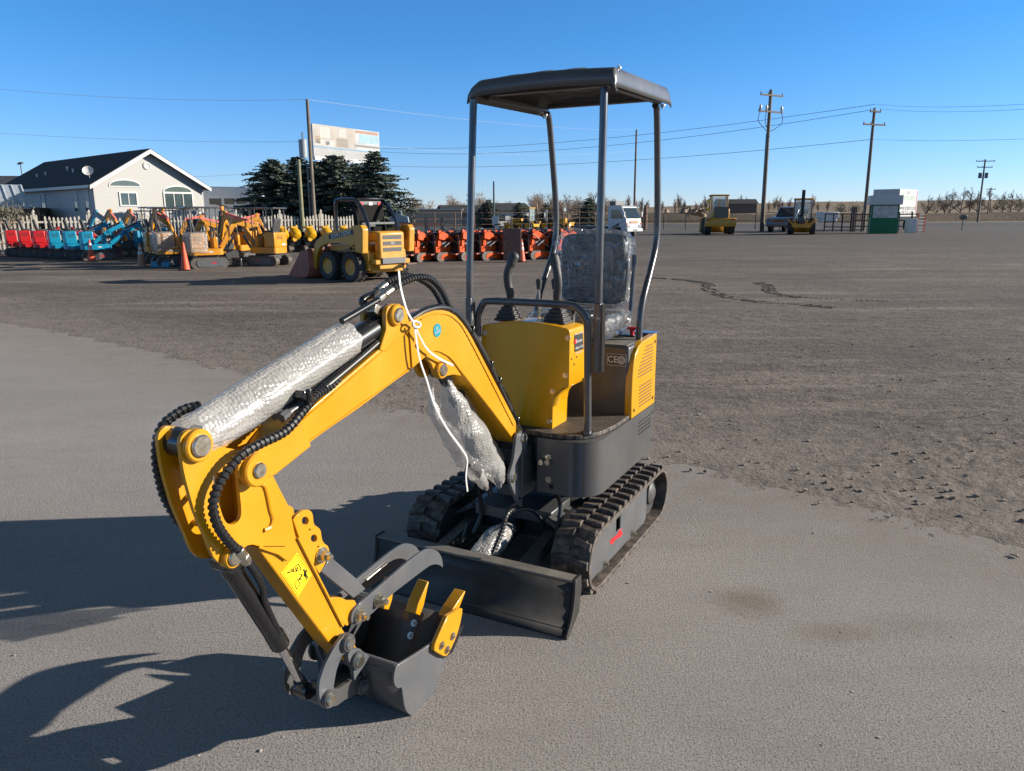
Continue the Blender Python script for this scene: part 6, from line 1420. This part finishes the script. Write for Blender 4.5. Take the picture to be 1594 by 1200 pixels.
tag(MB().box((0, 0, 1.5), (.9, .55, 3.0)).build('timber_post', M['barkd'], None, loc=gx(1329, 70)), 'thick dark timber post in the fence left of the tall pole', 'post').scale = (.42, .6, .72)
tag(MB().tube([(0, 0, 0), (0, 0, 2.6)], .2, 8).build('timber_post', mat('brown_board2', (.16, .09, .06), .8), None, loc=gx(1005, 84)), 'brown timber post in the wire fence right of the truck', 'post')
# ---- poles
M['pole'] = mat('weathered_pole', (.155, .125, .10), .85, var=.3, scale=2)
def pole(x, Y, top, label, arms=(), rad=.15, group='utility poles', yaw=.0, m=None):
    p = gx(x, Y); hgt = CAM_H + (HOR - top) * Y / F_PX
    r = empty('utility_pole', (p.x, Y, 0), yaw); tag(r, label, 'pole', group)
    P(MB().tube([(0, 0, -.1), (0, 0, hgt)], [rad, rad * .72], 12), 'shaft', m or M['pole'], r)
    for dz, w_ in arms:
        a = P(MB().box((0, -.14, hgt - dz), (w_, .11, .13)), 'crossarm', m or M['pole'], r)
        for sx in (-.95, -.3, .95): P(MB().lathe([(.03, 0), (.06, .06), (.05, .12), (.02, .22)], 8, (sx * w_ / 2, -.14, hgt - dz + .06)), 'insulator', M['grey'], a)
    return r, hgt
pA, hA = pole(1187.5, 73, 157, 'tall wooden pole with two crossarms behind the wheel loader and blue car', ((.5, 2.8), (1.9, 3.0)), .2, yaw=.5)
P(MB().tube([(-.24, -.05, 0), (-.22, -.05, hA - 3.8)], .08, 8), 'conduit', M['black'], pA)
for sx in (-1.35, -.6, 1.3):
    P(MB().lathe([(.05, -.2), (.12, -.05), (.12, .15), (.05, .3)], 10, (sx, -.2, hA - 1.65)), 'cutout_switch', M['white'], pA)
    P(MB().tube(smooth([(sx, -.2, hA - 1.9), (sx * 1.15, -.2, hA - 2.7), (sx * .6, -.15, hA - 3.3), (-.15, -.1, hA - 3.7)], 6), .03, 6), 'jumper_cable', M['black'], pA)
pB, hB = pole(1346, 72, 183, 'tall wooden pole with two crossarms beside the green booth', ((.35, 1.2), (1.45, 2.5)), .17, yaw=.35)
pC, hC = pole(1523, 135, 257, 'wooden pole with transformers in the field at the right', ((.3, 3.2), (1.3, 2.6)), .17, yaw=0)
for s in (-1, 1): P(MB().cyl((s * .55, 0, hC - 3.1), (s * .55, 0, hC - 2.2), .28, 12), 'transformer', M['grey'], pC)
pD, hD = pole(1537, 160, 299, 'shorter plain pole right of the transformer pole in the field', ((.2, 1.8),), .13)
pE, hE = pole(987, 105, 212, 'slim dark pole with a bare top behind the white truck', (), .16)
pF, hF = pole(769, 62, 285, 'short pole with white meter boxes behind the orange loaders', (), .09, m=M['post'])
P(MB().box((.1, -.15, 1.2), (.5, .3, .7)).box((.2, -.15, .7), (.3, .3, .5)), 'meter_box', M['white'], pF)
pG, hG = pole(489, 46, 167, 'wooden pole with a grey transformer before the spruces', (), .13)
P(MB().cyl((-.38, -.1, hG - 3.2), (-.38, -.1, hG - 2.2), .24, 14).cyl((-.38, -.1, hG - 2.2), (-.38, -.1, hG - 1.8), .05, 8), 'transformer', mat('pale_grey_paint', (.25, .29, .30), .5), pG)
P(MB().tube([(-.22, -.05, 0), (-.2, -.05, hG - 3.6)], .05, 8), 'conduit', M['steel'], pG)
tag(MB().tube([(0, 0, 0), (0, 0, 4.75)], [.13, .10], 10).build('wooden_post', mat('green_post', (.20, .19, .11), .8, var=.2), None, loc=gx(470, 45)), 'plain greenish wooden post left of the transformer pole', 'post')
# wires
def wire(a, b, sag, label, rad=.016, m=None):
    a, b = Vector(a), Vector(b); pts = [a.lerp(b, t / 24) - Vector((0, 0, sag * 4 * (t / 24) * (1 - t / 24))) for t in range(25)]
    tag(MB().tube(pts, rad * .7, 5).build('power_line', m or M['hose'], None, ang=60), label, 'cable', 'power lines')
wl = mat('pale_cable', (.34, .36, .40), .6); wd = mat('dark_cable', (.06, .06, .065), .5)
tG = Vector((pG.location.x, pG.location.y, hG)); tE = Vector((pE.location.x, pE.location.y, hE)); tB = Vector((pB.location.x, pB.location.y, hB)); 
wire(at(-60, 133, 44), tG, .3, 'pale wire running left from the top of the transformer pole', .012, wl)
wire(tG, tE, .5, 'pale wire from the transformer pole top to the slim dark pole', .012, wl)
wire(at(-60, 203, 44), tG - Vector((.3, 0, 2.3)), .2, 'pale wire running left to the transformer itself', .012, wl)
wire(tG - Vector((0, 0, 2.2)), tE - Vector((0, 0, 2.6)), .7, 'pale lower wire from the transformer pole to the slim dark pole', .011, wl)
wire(at(1700, 154, 40), tB + Vector((0, 0, .3)), .3, 'upper dark wire running right from the tall pole by the booth', .014, wd)
wire(at(1700, 162, 40), tB + Vector((.5, 0, -.1)), .3, 'second dark wire running right from the tall pole by the booth', .014, wd)
wire(tB + Vector((0, 0, .3)), at(590, 231, 130), 1.2, 'upper dark wire passing the canopy behind the excavator', .03, wd)
wire(tB + Vector((-.4, 0, -.2)), at(590, 236, 130), 1.6, 'second dark wire passing the canopy behind the excavator', .03, wd)
wire(at(1700, 211, 50), tB - Vector((0, 0, 2.7)), .2, 'lower dark wire running right from the tall pole by the booth', .016, wd)
wire(tB - Vector((0, 0, 2.7)), at(590, 258, 130), 1.0, 'lower dark wire passing behind the canopy posts', .03, wd)
wire(at(300, 275, 90), at(480, 256, 100), .3, 'thin wire over the camper towards the billboard', .018, wd)
# ---- billboard
B0, B1 = at(486, 192, 112), at(590, 204, 124); bw = (Vector((B1.x, B1.y, 0)) - Vector((B0.x, B0.y, 0))).length
r = empty('billboard', (B0.x, B0.y, 0), math.atan2(B1.y - B0.y, B1.x - B0.x)); tag(r, 'large billboard showing pale furnished rooms, on posts above the spruces', 'billboard')
zt, zb_ = B0.z, at(488, 246, 112).z
P(MB().box((bw / 2, .2, (zt + zb_) / 2), (bw, .3, zt - zb_)), 'board', M['white'], r)
P(MB().box((bw / 2, .05, zb_ - .0), (bw + .1, .5, .45)).box((bw / 2, -.2, zb_ - .45), (bw, .8, .10)), 'catwalk', mat('pale_metal2', (.45, .46, .47), .5), r)
for x in (.2, .8): P(MB().cyl((bw * x, .5, 0), (bw * x, .5, zb_), .3, 12), 'support_post', M['grey'], r)
HH = zt - zb_; bx = lambda u0, u1, v0, v1: MB().box((bw * (u0 + u1) / 2, .035, zb_ + HH * (v0 + v1) / 2), (bw * (u1 - u0), .012, HH * (v1 - v0)))
ad = lambda n, c, *a: P(bx(*a), n, mat('ad_' + n, c, .6, var=.25, scale=.6), r)
ad('room_wall', (0.274, 0.244, 0.212), 0.0, .62, .36, 1.0); ad('window_wall', (0.305, 0.320, 0.330), .62, 1.0, .36, 1.0)
def ad2(n, c, *a): b = bx(*a); b.v = [(v[0], v[1] - .008, v[2]) for v in b.v]; return P(b, n, mat('ad_' + n, c, .6, var=.2, scale=.8), r)
ad2('curtain', (0.341, 0.320, 0.289), .10, .24, .62, .94); ad2('cabinet', (0.164, 0.138, 0.112), .33, .50, .40, .66); ad2('fridge', (0.330, 0.314, 0.289), .37, .47, .70, .95); ad2('sofa', (0.363, 0.348, 0.322), .02, .30, .40, .56)
ad2('cushion', (0.141, 0.182, 0.229), .17, .23, .42, .54); ad2('chair', (0.217, 0.149, 0.092), .03, .10, .44, .66); ad2('glazing', (0.173, 0.302, 0.381), .68, .99, .60, .86); ad2('brick', (0.242, 0.123, 0.082), .62, .98, .88, .97); ad2('deck', (0.110, 0.105, 0.094), .60, .99, .46, .52)
ad2('ribbon', (0.065, 0.210, 0.334), 0, 1, .325, .36); ad2('lower_band', (0.244, 0.244, 0.244), 0, 1, .02, .32)
for s_, u, v, k, c in (('WOOD RIVER', .57, .20, .085, 'print_grey'), ('GET IN TOUCH', .30, .19, .05, 'print_green'), ('ROUTE 1', .85, .20, .075, 'print_dark'), ('MORE HOMES', .87, .10, .04, 'print_dark')):
    text('ad_text', s_, HH * k * 1.5, mat(c, {'print_grey': (.3, .32, .36), 'print_green': (.25, .45, .25), 'print_dark': (.05, .06, .08)}[c], .6), r, basis((bw * u, .012, zb_ + HH * v), (1, 0, 0), (0, 0, 1)), .004)
# ---- green booth, box trailer, small things by the gate
p = gx(1378, 62); r = empty('ticket_booth', (p.x, 62, 0), -.32); tag(r, 'small green booth with a white fascia and windows on two sides', 'booth')
gp_ = mat('green_board', (.008, .13, .045), .6, var=.1); bw_ = 2.0
P(MB().box((0, .9, .62), (bw_, 1.7, 1.24)), 'base_wall', gp_, r)
fr = MB()
for x in (-.95, .95):
    for y in (.1, 1.7): fr.box((x, y, 1.72), (.10, .10, .98))
fr.box((0, .1, 2.22), (2.0, .1, .08)).box((.95, .9, 2.22), (.1, 1.5, .08)).box((-.95, .9, 2.22), (.1, 1.5, .08))
P(fr, 'window_frame', gp_, r)
lg2 = mat('booth_glass', (.5, .52, .53), .1, spec=.8, Alpha=.6, var=.35, scale=2)
P(MB().box((0, .1, 1.71), (1.8, .02, .94)), 'window', lg2, r); P(MB().box((.95, .9, 1.71), (.02, 1.5, .94)), 'window', lg2, r); P(MB().box((0, 1.68, 1.71), (1.8, .04, .94)), 'back_wall', M['trim'], r)
for x in (-.5, .1, .55): P(MB().box((x, .13, 1.7), (.14, .03, .9)), 'curtain', M['trim'], r)
P(MB().box((0, .9, 2.62), (2.35, 2.1, .72)), 'fascia', M['trim'], r, bevel=.02)
for z in (.5, .9): P(MB().box((1.01, 1.1, z), (.02, .9, .05)), 'side_rail', M['trim'], r)
P(MB().box((1.0, .12, .62), (.06, .1, 1.2)), 'corner_post', M['trim'], r)
p = gx(1397, 74); r = empty('box_trailer', (p.x, 74, 0), math.atan2(.72, .69)); tag(r, 'white box trailer covered with lettering, standing behind the green booth', 'trailer')
bx_ = P(MB().box((2.6, 1.15, 2.55), (5.4, 2.4, 2.55)), 'box', mat('trailer_white', (.46, .46, .455), .45, dust=.06), r, bevel=.02)
for s_, u, z, k, c in (('FEED & SEED', 2.7, 3.0, .62, (.25, .4, .25)), ('www.trailers.com', 2.6, 2.1, .66, (.1, .1, .1)), ('208-536-6000', 2.6, 1.58, .66, (.1, .1, .1)), ('SALES', 2.4, 3.5, .4, (.3, .3, .3))):
    text('box_text', s_, k, mat('lettering_%d' % int(c[0] * 100 + c[1] * 10), c, .6), bx_, basis((u, -.056, z), (1, 0, 0), (0, 0, 1)), .004)
P(MB().box((5.0, -.06, 2.6), (.15, .01, 2.3)), 'red_stripe', M['bgred'], bx_); P(MB().plate([(.3, 3.1), (.9, 3.5), (1.0, 3.3), (.6, 2.9)], -.058, -.05, lambda u, v, t: Vector((u, t, v))), 'leaf_mark', mat('leaf_green', (.15, .35, .12), .6), bx_)
P(MB().box((2.6, 1.15, 1.1), (5.0, 1.0, .3)), 'chassis', M['black'], r)
for x in (3.2, 4.2):
    for y in (.15, 2.15): wheel(r, (x, y, .48), .48, .28)
p = gx(1420, 64); tag(MB().box((0, 0, .6), (.75, .6, 1.15)).box((0, -.31, .75), (.66, .02, .75)).build('white_cabinet', M['trim'], None, loc=(p.x, 64, 0), bevel=.03), 'white cabinet standing by the gate right of the booth', 'cabinet')
r = empty('striped_barrier', gx(1435, 65.5), .2); tag(r, 'red and white ladder like gate end right of the booth', 'gate')
for x in (-.3, .3): P(MB().box((x, 0, .8), (.07, .05, 1.6)), 'upright', M['bgorange'], r)
for i in range(6): P(MB().box((0, -.03, .2 + i * .26), (.55, .04, .08)), 'rung', M['white'], r)
p = gx(1500, 72); r = empty('letter_box', (p.x, 72, 0)); tag(r, 'dark letter box on a thin post in the open yard at right', 'letter box')
P(MB().cyl((0, 0, 0), (0, 0, 1.0), .05, 8), 'post', M['dark'], r); P(MB().box((0, 0, 1.2), (.55, .4, .4)), 'box', M['dark'], r, bevel=.04)
# ---- far buildings
def cottage(x, Y, w_, h, rh, label, yaw=0, wallm=None, roofm=None):
    p = gx(x, Y); r = empty('far_house', (p.x, Y, 0), yaw); tag(r, label, 'house')
    P(MB().box((0, 3, h / 2), (w_, 6, h)).plate([(0, h), (6, h), (3, h + rh)], w_ / 2 - .2, w_ / 2, lambda u, v, t: Vector((t, u, v))), 'wall', wallm or M['trim'], r)
    P(MB().plate([(-.5, h - .1), (3, h + rh), (6.5, h - .1), (6.5, h + .12), (3, h + rh + .25), (-.5, h + .12)], -w_ / 2 - .4, w_ / 2 + .4, lambda u, v, t: Vector((t, u, v))), 'roof', roofm or M['shingle'], r)
    for k in (-.25, .2): P(MB().box((k * w_, -.02, h * .55), (1, .06, .9)), 'window', M['glass'], r)
cottage(729, 125, 7.5, 1.9, 1.1, 'low white house with dark roof, behind the front canopy post', .3)
cottage(796, 120, 6.0, 2.2, 1.0, 'low white house with dark roof between spruce and small spruce', .35)
p = gx(672, 118); r = empty('long_shed', (p.x - 2, 118, 0), .05); tag(r, 'long tan shed with pale flat roof behind the pallet rack', 'shed')
P(MB().box((0, 2, 1.2), (13, 5, 2.4)), 'wall', mat('tan_board', (.36, .27, .20), .8), r); P(MB().box((0, 2, 2.5), (13.4, 5.4, .2)), 'roof', mat('pale_roof', (.5, .45, .4), .8), r)
p = gx(1148, 270); r = empty('long_shed', (p.x, 270, 2.0), 0); tag(r, 'long dark low barn on the far field behind the wheel loader', 'barn')
P(MB().box((0, 3, 1.6), (13, 6, 3.2)), 'wall', M['barkd'], r); P(MB().plate([(-.5, 3.0), (3, 4.6), (6.5, 3.0)], -7, 7, lambda u, v, t: Vector((t, u, v))), 'roof', M['shingle'], r)
p = gx(1288, 140); tag(MB().box((0, 0, 1.3), (3.4, 2, 1.1)).box((0, -.2, .4), (2.8, 1.6, .8)).build('white_tank_trailer', M['trim'], None, loc=(p.x, 140, 0), bevel=.1), 'small white trailer beyond the fence right of the backhoe', 'trailer')
p = gx(1085, 150); r = empty('scrap_pile', (p.x, 150, 1.2)); tag(r, 'heap of pale farm scrap on the bank left of the wheel loader', 'scrap'); rnd = random.Random(2); mb = MB()
for _ in range(40): mb.box((rnd.gauss(0, 1.6), rnd.gauss(0, .8), rnd.uniform(.1, 1.4)), (rnd.uniform(.3, 1.4), rnd.uniform(.2, .9), rnd.uniform(.1, .7)), Matrix.Rotation(rnd.uniform(0, 3), 3, 'Z') @ Matrix.Rotation(rnd.uniform(-.5, .5), 3, 'X'))
P(mb, 'heap', mat('scrap_tan', (.3, .22, .15), .8, var=.5), r)
p = gx(1104, 72); r = empty('road_sign', (p.x, 72, 0)); tag(r, 'yellow diamond road sign left of the wheel loader cab', 'sign')
P(MB().cyl((0, 0, 0), (0, 0, 2.6), .04, 8), 'post', M['steel'], r)
for z in (2.75, 2.05): P(MB().plate([(0, z - .32), (.32, z), (0, z + .32), (-.32, z)], -.06, -.045, lambda u, v, t: Vector((u, t, v))), 'sign_plate', mat('sign_yellow', (.85, .5, .01), .5), r)
# ================================================================== light
SUN_EL, SUN_AZ = R(18.5), R(4.5)
sd = Vector((math.cos(SUN_EL) * math.cos(SUN_AZ), math.cos(SUN_EL) * math.sin(SUN_AZ), math.sin(SUN_EL)))
sl_ = bpy.data.lights.new('sun', 'SUN'); sl_.energy = 4.8; sl_.angle = R(.5); sl_.color = (1.0, .92, .80)
so = bpy.data.objects.new('sun', sl_); COL.objects.link(so); so.rotation_euler = sd.to_track_quat('Z', 'Y').to_euler(); so.location = sd * 50
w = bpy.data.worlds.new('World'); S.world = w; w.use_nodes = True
N = w.node_tree.nodes; K = w.node_tree.links; bg = N['Background']
sky = N.new('ShaderNodeTexSky'); sky.sky_type = 'NISHITA'; sky.sun_disc = False; sky.sun_elevation = SUN_EL; sky.sun_rotation = R(90) - SUN_AZ
sky.altitude = 1200; sky.air_density = 1.0; sky.dust_density = 0.0; sky.ozone_density = 5.0
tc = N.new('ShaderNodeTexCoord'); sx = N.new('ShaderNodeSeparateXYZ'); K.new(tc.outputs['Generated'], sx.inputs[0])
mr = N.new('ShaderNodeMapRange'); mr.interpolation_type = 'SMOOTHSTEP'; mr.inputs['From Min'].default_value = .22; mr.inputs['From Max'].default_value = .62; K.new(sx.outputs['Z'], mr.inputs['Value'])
t2 = N.new('ShaderNodeMixRGB'); K.new(mr.outputs['Result'], t2.inputs['Fac']);  t2.inputs['Color2'].default_value = (1.35, .84, .46, 1)   # clear blue low down, warm tint added overhead to make shadows less blue
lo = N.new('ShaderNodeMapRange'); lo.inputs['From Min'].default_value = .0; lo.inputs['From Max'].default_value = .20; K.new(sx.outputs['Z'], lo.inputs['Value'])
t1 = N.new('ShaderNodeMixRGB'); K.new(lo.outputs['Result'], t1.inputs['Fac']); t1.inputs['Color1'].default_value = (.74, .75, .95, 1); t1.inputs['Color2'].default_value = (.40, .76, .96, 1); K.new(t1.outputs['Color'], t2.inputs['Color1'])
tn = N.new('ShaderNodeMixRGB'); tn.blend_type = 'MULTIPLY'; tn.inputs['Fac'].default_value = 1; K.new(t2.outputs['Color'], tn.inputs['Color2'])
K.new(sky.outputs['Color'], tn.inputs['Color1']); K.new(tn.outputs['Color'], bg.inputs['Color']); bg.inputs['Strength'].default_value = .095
S.view_settings.view_transform = 'Standard'; S.view_settings.look = 'None'; S.view_settings.gamma = 1; S.view_settings.exposure = 1.0
S.render.engine = 'CYCLES'; S.cycles.max_bounces = 8; S.cycles.transparent_max_bounces = 12
